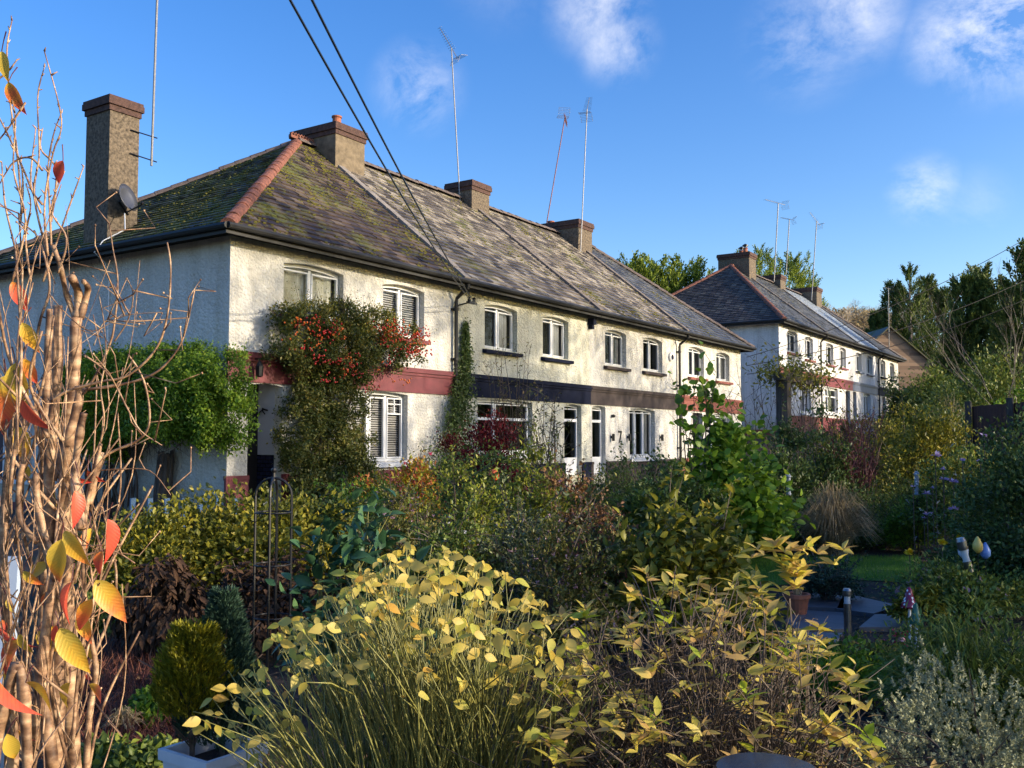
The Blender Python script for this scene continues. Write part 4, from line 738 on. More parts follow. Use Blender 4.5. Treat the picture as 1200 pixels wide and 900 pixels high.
b = MB(); x, y = gnd(919, 16.0); b.tube([(x, y, 0), (x, y, 2.55)], .13, 8); b.box((x-.3, y-.07, 2.5), (x+1.9, y+.07, 2.62)); po = root('pergola_post', 'rust brown pergola post and beam overgrown with yellowing vine', 'pergola', (x, y, 0)); b.build('post', M['woodold'], po)
P = np.array([(x+R.uniform(-.7, 2.2), y+R.gauss(0, .25), 2.62+R.gauss(0, .16)) for _ in range(1100)]); L = LV(); L.add(DI, P, rdir(len(P)), .08); L.build('vine', M['l_yelgreen'], po); b = MB()
for i in range(60): q = Vector((x+R.uniform(-.4, 2.2), y+R.gauss(0, .15), 2.6)); b.tube([q, q+Vector((R.gauss(0, .3), R.gauss(0, .2), R.uniform(-.9, .4)))], [.008, .002], 3)
b.build('vine_stem', M['twig'], po)
mass('dark green dense shrub under the pergola beam', 950, 482, 14.5, 110, M['l_dark'], 14000, .06, clumps=80, lo=.4)
mass('deep shadowed bush right of the pergola post', 905, 520, 14, 100, M['l_dark'], 8000, .06, clumps=50)
twiggy('tall clump of dark red bare dogwood stems', 'dogwood', *gnd(1003, 14.8), 1.95, .75, 90, .03, M['l_red'], 1, 'dogwood', sm=M['redstem'])
mass('variegated yellow green privet bush right of the dark red stems', 1085, 478, 16, 150, M['l_yelgreen'], 15000, .065, clumps=100, lo=.35)
mass('mid green hedge shrub with ochre tips before the far terrace', 1010, 462, 20, 150, M['l_yelgreen'], 12000, .08, clumps=90, lo=.35)
mass('grey green feathery bush left of the lilac flowers', 1035, 562, 13.4, 130, M['l_mid'], 12000, .06, clumps=80, T=DIN)
mass('low bamboo like bush at the edge of the lawn', 1062, 600, 12.9, 70, M['l_bright'], 3500, .07, clumps=50, T=DIN)
mass('dark rounded bush behind the lawn', 955, 598, 13.3, 150, M['l_dark'], 12000, .045, clumps=80)
mass('olive bush between the lawn and the dark bush', 880, 600, 12.9, 90, M['l_mid'], 6000, .045, clumps=50)
mass('small heather like mound on the mulch by the lawn', 965, 660, 8.9, 66, M['l_bluec'], 5000, .03, clumps=40, name='low_mound')
def tuft(lab, px, yt, d, w, mat, n, name='grass_tuft', cat='ornamental grass', L_=None, droop=.6, group=None):
    x, y = gnd(px, d); h = zt(yt, d); W = w/2/1122*d; r = root(name, lab, cat, (x, y, 0), group); b = MB()
    for i in range(n):
        a = R.uniform(0, 6.28); q = W*R.random()**.6; t = Vector((x+q*math.cos(a), y+q*math.sin(a), h*R.uniform(.5, 1)*(1-.5*(q/W)**2))); s = Vector((x+R.gauss(0, W*.15), y+R.gauss(0, W*.15), 0)); m = s.lerp(t, .55)+Vector((0, 0, h*.12)); e = t+Vector((math.cos(a)*W*.25, math.sin(a)*W*.25, -h*droop*.2)); b.tube([s, m, t, e], [.004, .0035, .0028, .001], 3, False)
    b.build('blade', mat, r); return r
tuft('straw coloured ornamental grass tuft above the dark bush', 975, 560, 12.5, 90, M['straw'], 900)
tuft('small brown grass tuft growing on the soil near the golden conifer', 152, 820, 5.0, 45, M['straw'], 160)
tuft('upright beige grass blades in the terracotta pot', 931, 653, 8.2, 18, M['straw'], 40, droop=0.1)
# right border
bush('tall dark evergreen hedge shrub at the right edge', 'hedge', 1212, 452, 9.0, 170, M['l_dark'], 34000, .05, DI, 'hedge_shrub', clumps=150, lo=.35, base=.2, depthr=.9)
bush('leafy border plants with lilac flowers below the right hedge', 'perennial', 1128, 508, 12.3, 115, M['l_mid'], 12000, .055, DI, 'border_plant', clumps=80, lo=.3, flowers=(M['p_white'], 40, .035, DI))
for k, (px, py, s) in enumerate([(1096, 534, 1.2), (1105, 550, .7), (1106, 562, 1.1), (1117, 565, 1.2), (1128, 540, .8), (1149, 540, .8), (1086, 579, 1), (1087, 604, 1.2), (1118, 598, 1.3), (1153, 511, 1), (1174, 513, .9), (1093, 572, .6), (1083, 607, .6), (1070, 570, .6)]):
    q = at(px, py, 10.9); f = root('lilac_flower', 'ragged lilac flower on a thin stem in the right border', 'flower', (q.x, q.y, 0), 'lilac flowers of the right border'); L = LV(); n = 10; dd = rdir(n); dd[:, 2] = np.abs(dd[:, 2])*.5; L.add(DI, np.tile(q, (n, 1)), dd, .06*s); L.build('blossom', M['p_lilac'], f); b = MB(); b.tube([(q.x, q.y, 0), q], .006, 4); b.build('stem', M['twig'], f)
for k, (px, py, d, mt) in enumerate([(1066, 648, 8.6, 'p_yel'), (1104, 637, 8.8, 'p_yel'), (1126, 630, 9.0, 'p_yel')]):
    q = at(px, py, d); f = root('yellow_flower', ['lowest yellow flower at the corner of the lawn', 'middle yellow flower above the pink rose bush', 'yellow flower just left of the leaning bollard light'][k], 'flower', (q.x, q.y, 0)); L = LV(); n = 14; dd = rdir(n); dd[:, 2] = np.abs(dd[:, 2]); L.add(RND, np.tile(q, (n, 1)), dd, .05); L.build('blossom', M[mt], f); b = MB(); b.tube([(q.x, q.y, 0), q], .005, 4); b.build('stem', M['twig'], f)
bush('low rose bush with a few pink blooms right of the mulch', 'rose bush', 1108, 650, 8.0, 120, M['l_mid'], 6500, .045, DI, 'rose_bush', clumps=70, lo=.3, flowers=(M['p_pink'], 26, .035, RND))
bush('yellow green ground plant at the corner of the mulch', 'ground plant', 1072, 676, 7.6, 50, M['l_yelgreen'], 1200, .05, OV, 'ground_plant', clumps=20)
bush('fern like green plant spilling over the right border', 'perennial', 1145, 716, 5.0, 200, M['l_mid'], 15000, .045, DIN, 'ferny_plant', clumps=110, lo=.35, depthr=.5)
tuft('arching thin green grass blades among the fern like plant', 1120, 718, 4.8, 190, M['l_mid'], 260)
bush('silvery clipped evergreen bush in the bottom right corner', 'shrub', 1140, 795, 3.5, 330, M['l_silver'], 100, .02, DI, 'silver_shrub', clumps=60, lo=.7, depthr=.55)
def sprigs(lab, px, yt, d, w, mat, ns, sl, nl, ls, dr, name, base_obj=None):
    x, y = gnd(px, d); h = zt(yt, d); rx = w/2/1122*d; K = dome(ns, (x, y, .02), rx, dr, h, .86, .2); c = np.array((x, y, h*.2)); L = LV()
    out = unit(unit(K-c)+np.array((0, 0, .9))+rdir(ns)*.3); t = np.tile(np.linspace(0, 1, nl), ns); I = np.repeat(np.arange(ns), nl); P = K[I]+out[I]*(t*sl)[:, None]
    L.add(DI, P, unit(out[I]*.8+rdir(len(I))*.75), ls*(1.15-.5*t), roll=1.); return L
sr = [o for o in bpy.data.objects if o.name.startswith('silver_shrub')][0]; L = sprigs('', 1140, 822, 3.5, 330, None, 3000, .035, 18, .016, .55, ''); L.build('shoot', M['l_silver'], sr)
bush('yellow green low plant under the leaning twigs beside the silver bush', 'ground plant', 930, 800, 3.9, 90, M['l_mid'], 3200, .035, DI, 'ground_plant', clumps=50)
bush('bright green clump in front of the hot pink flowers', 'ground plant', 975, 752, 5.6, 120, M['l_bright'], 3500, .035, DI, 'ground_plant', clumps=60)
bush('small ground plants on the soil near the left stems', 'ground plant', 165, 860, 4.3, 130, M['l_mid'], 1500, .05, OV, 'ground_plant', clumps=40, stems=0)
bush('low green plant between the bare soil and the golden conifer', 'ground plant', 190, 808, 5.2, 60, M['l_bright'], 900, .05, OV, 'ground_plant', clumps=20, stems=0)
bush('dark green low growth behind the bare soil', 'ground plant', 130, 700, 7.6, 110, M['l_mid'], 3500, .045, DI, 'ground_plant', clumps=50)
L = LV(); n = 5200; P = np.array([(*gnd(R.uniform(60, 260), R.uniform(4.6, 7.2)), .0) for _ in range(n)]); dd = rdir(n)*.7; dd[:, 2] = np.abs(dd[:, 2])+.3; L.add(BLADE, P, dd, .11*(.4+NR.random(n)), roll=2.); tag(L.build('dry_stalks', lm('dry_red_stalk', [(.05, .018, .018), (.10, .04, .035), (.16, .08, .06)], 0, .9), None, kind='stuff'), 'thin reddish dry stalks over the bare soil', 'dry stalks')
for a, lab, px, yt, d, w in [(0, 'creeping green ground cover among the paving', 1010, 745, 6.2, 110), (1, 'ground cover beside the leaning bollard light', 1165, 662, 8.2, 90), (2, 'green clump left of the nearest slab', 880, 720, 6.6, 70)]: bush(lab, 'ground plant', px, yt, d, w, M['l_mid'], 3000, .035, DI, 'ground_plant', clumps=40, stems=0)
# ------------------------------------------------------------------ garden ornaments
def bollard(px, py0, py1, d, lab, lean=(0, 0)):
    x, y = gnd(px, d); h = zt(py0, d); r = root('bollard_light', lab, 'solar light', (x, y, 0), 'solar bollard lights'); k = .028 if d < 8 else .035; ax = Vector((lean[0], lean[1], 1)).normalized(); c = Vector((x, y, 0)); H = h/ax.z
    b = MB(); b.lathe(c, [(k, 0), (k, H*.72)], 16, ax); b.build('post', M['steel'], r, smooth=False); b = MB(); b.lathe(c+ax*H*.722, [(k*.8, 0), (k*.8, H*.14)], 16, ax); b.build('lens', M['frost'], r); b = MB(); b.lathe(c+ax*(H*.862), [(k*1.15, 0), (k*1.2, H*.03), (k*1.2, H*.1), (k*.9, H*.138)], 16, ax); b.build('light_cap', M['steel'], r)
M['steel'] = plain('brushed_steel', (.22, .23, .25), .3, .9, .15, 20.); M['frost'] = plain('frosted_plastic', (.5, .55, .6), .3)
bollard(989, 688, 738, 7.2, 'upright steel bollard light on the mulch between the slate slabs'); bollard(1147, 630, 668, 8.0, 'leaning steel bollard light near the yellow flowers', (-.12, .22))
M['t_red'] = None
def dotted(name, c1, c2, s):
    m, t, b, o = nm(name); tc = N(t, 'ShaderNodeTexCoord'); v = N(t, 'ShaderNodeTexVoronoi', Scale=s); t.links.new(tc.outputs['Object'], v.inputs['Vector']); r = ramp(t, [(.28, c2), (.32, c1)]); t.links.new(v.outputs['Distance'], r.inputs[0]); t.links.new(r.outputs[0], b.inputs['Base Color']); b.inputs['Roughness'].default_value = .1; return m
def toad(px, py0, py1, d, lab, cm, w, lean):
    q = at(px, py0, d); x, y = q.x, q.y; r = root('glass_toadstool', lab, 'garden ornament', (x, y, 0)); H = q.z; k = w/2/1122*d; ch = (py1-py0)/1122*d; ax = Vector((lean, 0, 1)).normalized()
    b = MB(); b.lathe((x, y, H-ch), [(k, 0), (k*1.02, ch*.06), (k*.72, ch*.35), (k*.5, ch*.62), (k*.33, ch*.9), (k*.1, ch)], 18, ax); b.build('toadstool_cap', cm, r, smooth=True); b = MB(); b.tube([(x, y, 0), (x+.005, y, H-ch+.01)], [.014, .01], 8); b.build('stalk', M['frost'], r)
toad(1065, 688, 712, 7.0, 'dark red glass toadstool with white spots', dotted('red_spotted', (.22, .01, .05), (.8, .8, .85), 36.), 19, .05); toad(1073, 706, 731, 6.7, 'green glass toadstool in front of the red spotted one', plain('green_glass', (.02, .12, .08), .08, 0, .5, 20.), 16, -.05)
toad(1056, 737, 752, 6.2, 'small pale pink toadstool beside the hot pink flowers', plain('pink_glass', (.6, .25, .3), .15), 10, .1)
bush('hot pink flowers growing beside the small slate slabs', 'flowering plant', 1040, 728, 6.3, 34, M['l_mid'], 350, .03, DI, 'pink_flowering_plant', clumps=14, flowers=(M['p_hot'], 60, .022, RND))
def butterfly(px, py, d, col, lab):
    q = at(px, py, d); r = root('plastic_tulip', lab, 'garden ornament', (q.x, q.y, 0)); b = MB(); b.lathe(q, [(.012, 0), (.04, .03), (.042, .07), (.02, .12), (.004, .14)], 8); b.build('ornament_head', plain('orn'+lab[:5], col, .35), r, smooth=True); b = MB(); b.tube([(q.x, q.y, 0), q], .005, 4); b.build('stake', M['iron'], r)
butterfly(1146, 648, 8.1, (.7, .5, .12), 'pale yellow ornament on a stake right of the leaning bollard light'); butterfly(1155, 655, 8.1, (.12, .25, .6), 'light blue ornament on a stake right of the yellow one'); butterfly(1129, 654, 8.0, (.6, .65, .8), 'small pale blue ornament left of the leaning bollard light')
x, y = gnd(931, 8.2); r = root('plant_pot', 'round terracotta pot with beige grass beside the paving', 'plant pot', (x, y, 0)); b = MB(); b.lathe((x, y, 0), [(.07, 0), (.095, .16), (.11, .165), (.11, .2), (.09, .2), (.085, .17), (.02, .165)], 18); b.build('pot', M['pot'], r)
for px, y0, y1, d in [(923, 555, 580, 12.2), (1073, 552, 580, 12.4)]:
    x, y = gnd(px, d); b = MB(); rr = random.Random(px); z1, z0 = zt(y0, d), zt(y1, d); r = root('bird_feeder', 'white and grey hanging feeder %s' % ('left of the straw coloured grass' if px < 1000 else 'left of the lilac flowers'), 'bird feeder', (x, y, 0)); b.tube([(x, y, 0), (x, y, z1+.02)], .008, 5); b.build('pole', M['iron'], r); b = MB(); b.lathe((x, y, z0), [(.03, 0), (.035, .02), (.028, .03), (.028, z1-z0-.05), (.04, z1-z0-.04), (.02, z1-z0)], 10); b.build('feeder_tube', dotted('feeder_marble%d' % px, (.25, .28, .34), (.7, .72, .78), 30.), r)
# iron plant support
c = at(321, 560, 6.3); x, y, H = c.x, c.y, c.z; W = 21/1122*6.3; r = root('plant_support', 'black iron arched plant support standing in the yellowing shrub', 'plant support', (x, y, 0))
for k in range(2):
    a = math.radians(-56.6+90*k+3); dx, dy = math.cos(a)*W, math.sin(a)*W; pts = [Vector((x-dx, y-dy, 0)), Vector((x-dx, y-dy, H-W))]+[Vector((x-dx*math.cos(t), y-dy*math.cos(t), H-W+W*math.sin(t))) for t in [math.pi*i/10 for i in range(1, 10)]]+[Vector((x+dx, y+dy, H-W)), Vector((x+dx, y+dy, 0))]; b = MB(); b.tube(pts, .009, 6); b.build('arch_bar', M['iron'], r)
for z in (H*.82, H*.55, H*.28): b = MB(); b.tube([Vector((x+W*math.cos(t), y+W*math.sin(t), z)) for t in [2*math.pi*i/20 for i in range(21)]], .006, 5, False); b.build('ring', M['iron'], r)
b = MB(); b.tube([(x, y, H-.02), (x, y, H+.04)], .01, 6); b.blob((x, y, H+.05), .02, 8); b.build('finial', M['iron'], r)
# white planter and its two conifers
x, y = gnd(257, 3.72); A_ = AZ-math.radians(35); r = root('planter', 'white square plastic planter holding two dwarf conifers', 'planter', (x, y, 0)); hw, H = .135, .335
def sq(w, z): return [Vector((x+w*(cx*math.cos(A_)-cy*math.sin(A_)), y+w*(cx*math.sin(A_)+cy*math.cos(A_)), z)) for cx, cy in ((-1, -1), (1, -1), (1, 1), (-1, 1))]
b = MB(); rings = [sq(.11, 0), sq(hw*.97, H-.045), sq(hw*1.06, H-.04), sq(hw*1.07, H), sq(hw*.93, H), sq(hw*.9, H-.09)]
for a, c in zip(rings[:-1], rings[1:]):
    for i in range(4): b.quad(a[i], a[(i+1) % 4], c[(i+1) % 4], c[i])
b.build('tub', plain('white_plastic', (.62, .65, .7), .35, 0, .08, 9.), r); b = MB(); b.poly(sq(hw*.91, H-.06)); b.build('potting_soil', M['soil'], r)
def dwarf(px, yt, d, w, mat, lab, n, pw, name, zb=.29, lift=0.):
    x, y = gnd(px, d); h = zt(yt, d)-zb; W = w/2/1122*d; r = root(name, lab, 'conifer', (x, y, zb)); L = LV(); t = NR.random(n)**.8; a = NR.random(n)*6.283; rad = W*np.minimum(1, (1.08-t)**pw*1.15)*(.55+.45*NR.random(n)**.5)*(1+.2*np.sin(a*5+t*14))*(np.minimum(1, .45+t*3) if lift else 1); P = np.c_[x+rad*np.cos(a), y+rad*np.sin(a), zb+.04+lift*h+t*h*(.93-lift)]; out = np.c_[np.cos(a), np.sin(a), np.full(n, 1.5)]
    for k in range(7): L.add(DIN, P+unit(out)*(.007*k), unit(out+rdir(n)*.9), .026, roll=1.)
    L.build('foliage', mat, r); b = MB(); b.tube([(x, y, zb-.03), (x, y, zb+h*.8)], [.012, .004], 5)
    for i in range(30): b.tube([(x, y, zb+.02+i*h*.02), (x+R.gauss(0, W*.6), y+R.gauss(0, W*.6), zb+.12+i*h*.022)], [.004, .002], 3)
    b.build('trunk', M['twig'], r)
dwarf(232, 742, 3.68, 72, M['l_gold'], 'rounded golden dwarf conifer in the white planter', 2200, .5, 'dwarf_conifer', lift=.26); dwarf(266, 700, 3.78, 80, M['l_bluec'], 'pointed blue green dwarf conifer in the white planter', 3000, .95, 'dwarf_conifer')
x, y = gnd(893, 2.35); z = zt(893, 2.35); b = MB(); b.lathe((x, y, 0), [(.09, 0), (.11, z-.03), (.125, z-.03), (.13, z-.012), (.12, z), (.02, z+.004)], 32); tag(b.build('tub_lid', plain('blue_black_plastic', (.012, .018, .035), .25), None, (x, y, 0), smooth=False), 'blue black round tub with smooth lid at the bottom edge', 'tub')
# ------------------------------------------------------------------ hero bushes in the foreground
OVF = tmpl([(.1, .13), (.25, .24), (.42, .28), (.6, .24), (.8, .13)], .09, .22)
LNF = tmpl([(.12, .09), (.3, .16), (.5, .18), (.72, .12), (.88, .05)], .12, .16)
def dogwood():
    d = 3.15; x, y = gnd(506, d); r = root('dogwood_bush', 'fan of bare olive stems tipped with pale yellow leaves in the centre foreground', 'dogwood', (x, y, 0)); s = MB(); L = LV(); P = []; D_ = []; S = []
    for i in range(360):
        a = R.uniform(-1, 1); a = a*abs(a)**.15; bdp = R.uniform(-1, 1); zt_ = 1.19-.50*abs(a+.05)**1.7-.10*abs(bdp)-abs(R.gauss(0, .12)); X_ = a*.74 if a > 0 else a*.68; Y_ = bdp*.5
        b0 = Vector((x+RT[0]*X_*.5+R.gauss(0, .07), y+RT[1]*X_*.5+R.gauss(0, .07)+FW[1]*Y_*.4, 0)); e = Vector((x+RT[0]*X_+FW[0]*Y_, y+RT[1]*X_+FW[1]*Y_, max(.42, zt_))); m = b0.lerp(e, .5)+Vector((R.gauss(0, .05)-RT[0]*X_*.10, R.gauss(0, .05)-RT[1]*X_*.10, .07)); m2 = m.lerp(e, .5)+Vector((R.gauss(0, .015), R.gauss(0, .015), .02)); s.tube([b0, m, m2, e], [.0034, .0027, .002, .0012], 5)
        for _ in range(2):
            q = b0.lerp(m, R.uniform(.3, 1)); f = q+(e-b0)*R.uniform(.2, .45)+Vector((R.gauss(0, .07), R.gauss(0, .07), R.uniform(-.03, .05))); s.tube([q, q.lerp(f, .5)+Vector((R.gauss(0, .015), R.gauss(0, .015), .01)), f], [.0021, .0016, .0009], 3, False)
        if R.random() < .8:
            q = m.lerp(m2, R.random()); f = q+(e-q)*R.uniform(.4, .8)+Vector((R.gauss(0, .08), R.gauss(0, .08), 0)); s.tube([q, q.lerp(f, .5)+Vector((0, 0, .015)), f], [.0028, .0022, .0014], 4)
        else: f = None
        hi = ss(.40, 1.0, e.z); n = (R.choice([2, 2, 2, 4]) if R.random() < .12+.68*hi else R.choice([0, 0, 0, 1]))
        for tip in ([e] if f is None else [e, f]):
            for j in range(n if tip is e else n//2):
                al = (tip-m2).normalized() if tip is e else Vector((0, 0, 1)); back = (j//2)*R.uniform(.02, .05); th = (j % 2)*math.pi+(j//2)*1.5+i; P.append(tuple(tip-al*back)); D_.append((math.cos(th), math.sin(th), R.uniform(-1.1, .25))); S.append(R.uniform(.026, .06))
    s.build('stem', M['dogstem'], r, smooth=True); L.add(OVF, np.array(P), np.array(D_), np.array(S), up=np.tile((-FW[0]*.8, -FW[1]*.8, .7), (len(P), 1)), roll=.45); L.build('foliage', M['l_dog'], r, smooth=True)
dogwood()
def creamy():
    d = 3.1; x, y = gnd(810, d); r = root('deciduous_shrub', 'tangled brown twigged bush with whorls of cream and yellow leaves, right foreground', 'shrub', (x, y, 0)); s = MB(); L = LV(); A2 = LV(); nW = 0
    for i in range(330):
        a = R.uniform(-1, 1); bdp = R.uniform(-1, .8); zt_ = (1.13-.33*abs(a)**2.2-.15*max(0, bdp)-abs(R.gauss(0, .20))); zt_ = max(.15, zt_-.25*max(0, -bdp)); X_ = a*.56; Y_ = bdp*.62
        b0 = Vector((x+RT[0]*X_*.4+R.gauss(0, .06), y+RT[1]*X_*.4+R.gauss(0, .06), 0)); e = Vector((x+RT[0]*X_+FW[0]*Y_, y+RT[1]*X_+FW[1]*Y_, zt_)); m = b0.lerp(e, .5)+Vector((R.gauss(0, .07), R.gauss(0, .07), .08)); m2 = m.lerp(e, .6)+Vector((R.gauss(0, .03), R.gauss(0, .03), .03)); s.tube([b0, m, m2, e], [.0042, .0032, .0024, .0014], 4)
        for k in range(4):
            q = m.lerp(m2, R.random()) if k % 2 else b0.lerp(m, R.uniform(.2, 1)); f = q+Vector((R.gauss(0, .13), R.gauss(0, .13), R.uniform(-.08, .18))); g_ = f+Vector((R.gauss(0, .07), R.gauss(0, .07), R.uniform(-.06, .1))); s.tube([q, f, g_], [.002, .0016, .0009], 3, False)
        if R.random() < .62:
            n = R.choice([3, 4, 5, 6, 7]); lx = A2 if R.random() < .10 else L; th = np.arange(n)*2.4+i; dd = np.c_[np.cos(th), np.sin(th), NR.uniform(-.1, 1.1, n)]; P = np.array([tuple(e)]*n)-np.c_[np.zeros((n, 2)), NR.random(n)*.035]; lx.add(LNF if R.random() < .8 else OVF, P, dd, NR.uniform(.038, .072, n), roll=.3)
        if R.random() < .6:
            k = R.choice([2, 3, 4]); th = np.arange(k)*2.1+i; q = m2.lerp(m, R.random()); L.add(LNF, np.array([tuple(q)]*k), np.c_[np.cos(th), np.sin(th), NR.uniform(0, 1, k)], NR.uniform(.03, .055, k))
    s.build('stem', M['twig'], r, smooth=True); L.build('foliage', M['l_cream'], r); A2.build('foliage', M['l_acid'], r, label='acid green leaf whorls')
creamy()
tuft('leaning bare twig stems with a few cream leaves above the slate slabs', 930, 650, 3.1, 60, M['twig'], 14, 'twiggy_shoot', 'shrub')
P = [at(R.gauss(925, 30), R.uniform(640, 700), 3.05) for _ in range(22)]; L = LV()
for q in P: n = 5; th = np.arange(n)*1.9; L.add(LANCE, np.tile(q, (n, 1)), np.c_[np.cos(th), np.sin(th), NR.uniform(0, 1, n)], .06)
o = [o for o in bpy.data.objects if o.name.startswith('twiggy_shoot')][0]; L.build('foliage', M['l_cream'], o)
# ------------------------------------------------------------------ pruned cherry at the left edge
def cherryleaf():
    m, t, b, o = nm('cherry_leaf'); g = N(t, 'ShaderNodeNewGeometry'); tc = N(t, 'ShaderNodeTexCoord'); sx = N(t, 'ShaderNodeSeparateXYZ'); t.links.new(tc.outputs['UV'], sx.inputs[0])
    r1 = ramp(t, [(0, (.72, .07, .05)), (.45, (.8, .13, .07)), (.65, (.8, .22, .06)), (.85, (.8, .44, .05)), (1, (.66, .46, .07))]); n = N(t, 'ShaderNodeTexNoise', Scale=22., Detail=4.); t.links.new(tc.outputs['Object'], n.inputs['Vector'])
    a = N(t, 'ShaderNodeMath', operation='MULTIPLY_ADD'); a.inputs[1].default_value = -.5; t.links.new(sx.outputs[0], a.inputs[0]); oi = N(t, 'ShaderNodeObjectInfo'); t.links.new(oi.outputs['Random'], a.inputs[2]); a2 = N(t, 'ShaderNodeMath', operation='MULTIPLY_ADD'); a2.inputs[1].default_value = .95; t.links.new(n.outputs[0], a2.inputs[0]); t.links.new(a.outputs[0], a2.inputs[2]); t.links.new(a2.outputs[0], r1.inputs[0])
    ab = N(t, 'ShaderNodeMath', operation='SUBTRACT'); ab.inputs[1].default_value = .5; t.links.new(sx.outputs[1], ab.inputs[0]); ab2 = N(t, 'ShaderNodeMath', operation='ABSOLUTE'); t.links.new(ab.outputs[0], ab2.inputs[0])
    ve = N(t, 'ShaderNodeMath', operation='MULTIPLY_ADD'); ve.inputs[1].default_value = -1.1; t.links.new(ab2.outputs[0], ve.inputs[0]); t.links.new(sx.outputs[0], ve.inputs[2]); si = N(t, 'ShaderNodeMath', operation='MULTIPLY'); si.inputs[1].default_value = 75.; t.links.new(ve.outputs[0], si.inputs[0]); sn = N(t, 'ShaderNodeMath', operation='SINE'); t.links.new(si.outputs[0], sn.inputs[0])
    vr = ramp(t, [(.7, (1, 1, 1)), (.99, (.86, .8, .74))]); t.links.new(sn.outputs[0], vr.inputs[0]); mu = N(t, 'ShaderNodeMix', data_type='RGBA', blend_type='MULTIPLY'); mu.inputs[0].default_value = .8; t.links.new(r1.outputs[0], mu.inputs[6]); t.links.new(vr.outputs[0], mu.inputs[7]); t.links.new(mu.outputs[2], b.inputs['Base Color']); b.inputs['Roughness'].default_value = .45
    p = N(t, 'ShaderNodeBump', Strength=.12, Distance=.002); t.links.new(sn.outputs[0], p.inputs['Height']); t.links.new(p.outputs[0], b.inputs['Normal']); tl = N(t, 'ShaderNodeBsdfTranslucent'); ms = N(t, 'ShaderNodeMixShader'); ms.inputs[0].default_value = .35; t.links.new(mu.outputs[2], tl.inputs[0]); t.links.new(b.outputs[0], ms.inputs[1]); t.links.new(tl.outputs[0], ms.inputs[2]); t.links.new(ms.outputs[0], o.inputs['Surface']); return m
def cherrybark():
    m, t, b, o = nm('cherry_bark'); tc = N(t, 'ShaderNodeTexCoord'); mp = N(t, 'ShaderNodeMapping'); mp.inputs['Scale'].default_value = (22, 22, 60); n = N(t, 'ShaderNodeTexNoise', Scale=1., Detail=5., Roughness=.6); n2 = N(t, 'ShaderNodeTexNoise', Scale=26., Detail=5.)
    t.links.new(tc.outputs['Object'], mp.inputs[0]); t.links.new(mp.outputs[0], n.inputs['Vector']); t.links.new(tc.outputs['Object'], n2.inputs['Vector']); r = ramp(t, [(.3, (.12, .06, .035)), (.48, (.34, .20, .12)), (.6, (.46, .31, .2)), (.74, (.66, .5, .36))]); r2 = ramp(t, [(.38, (.36, .30, .27)), (.55, (1., .97, .9)), (.7, (1.25, 1.2, 1.1))]); t.links.new(n.outputs[0], r.inputs[0]); t.links.new(n2.outputs[0], r2.inputs[0])
    mu = N(t, 'ShaderNodeMix', data_type='RGBA', blend_type='MULTIPLY'); mu.inputs[0].default_value = 1.; t.links.new(r.outputs[0], mu.inputs[6]); t.links.new(r2.outputs[0], mu.inputs[7]); t.links.new(mu.outputs[2], b.inputs['Base Color']); p = N(t, 'ShaderNodeBump', Strength=.45, Distance=.003); t.links.new(n.outputs[0], p.inputs['Height']); t.links.new(p.outputs[0], b.inputs['Normal']); b.inputs['Roughness'].default_value = .6; return m
CL, CB = cherryleaf(), cherrybark()
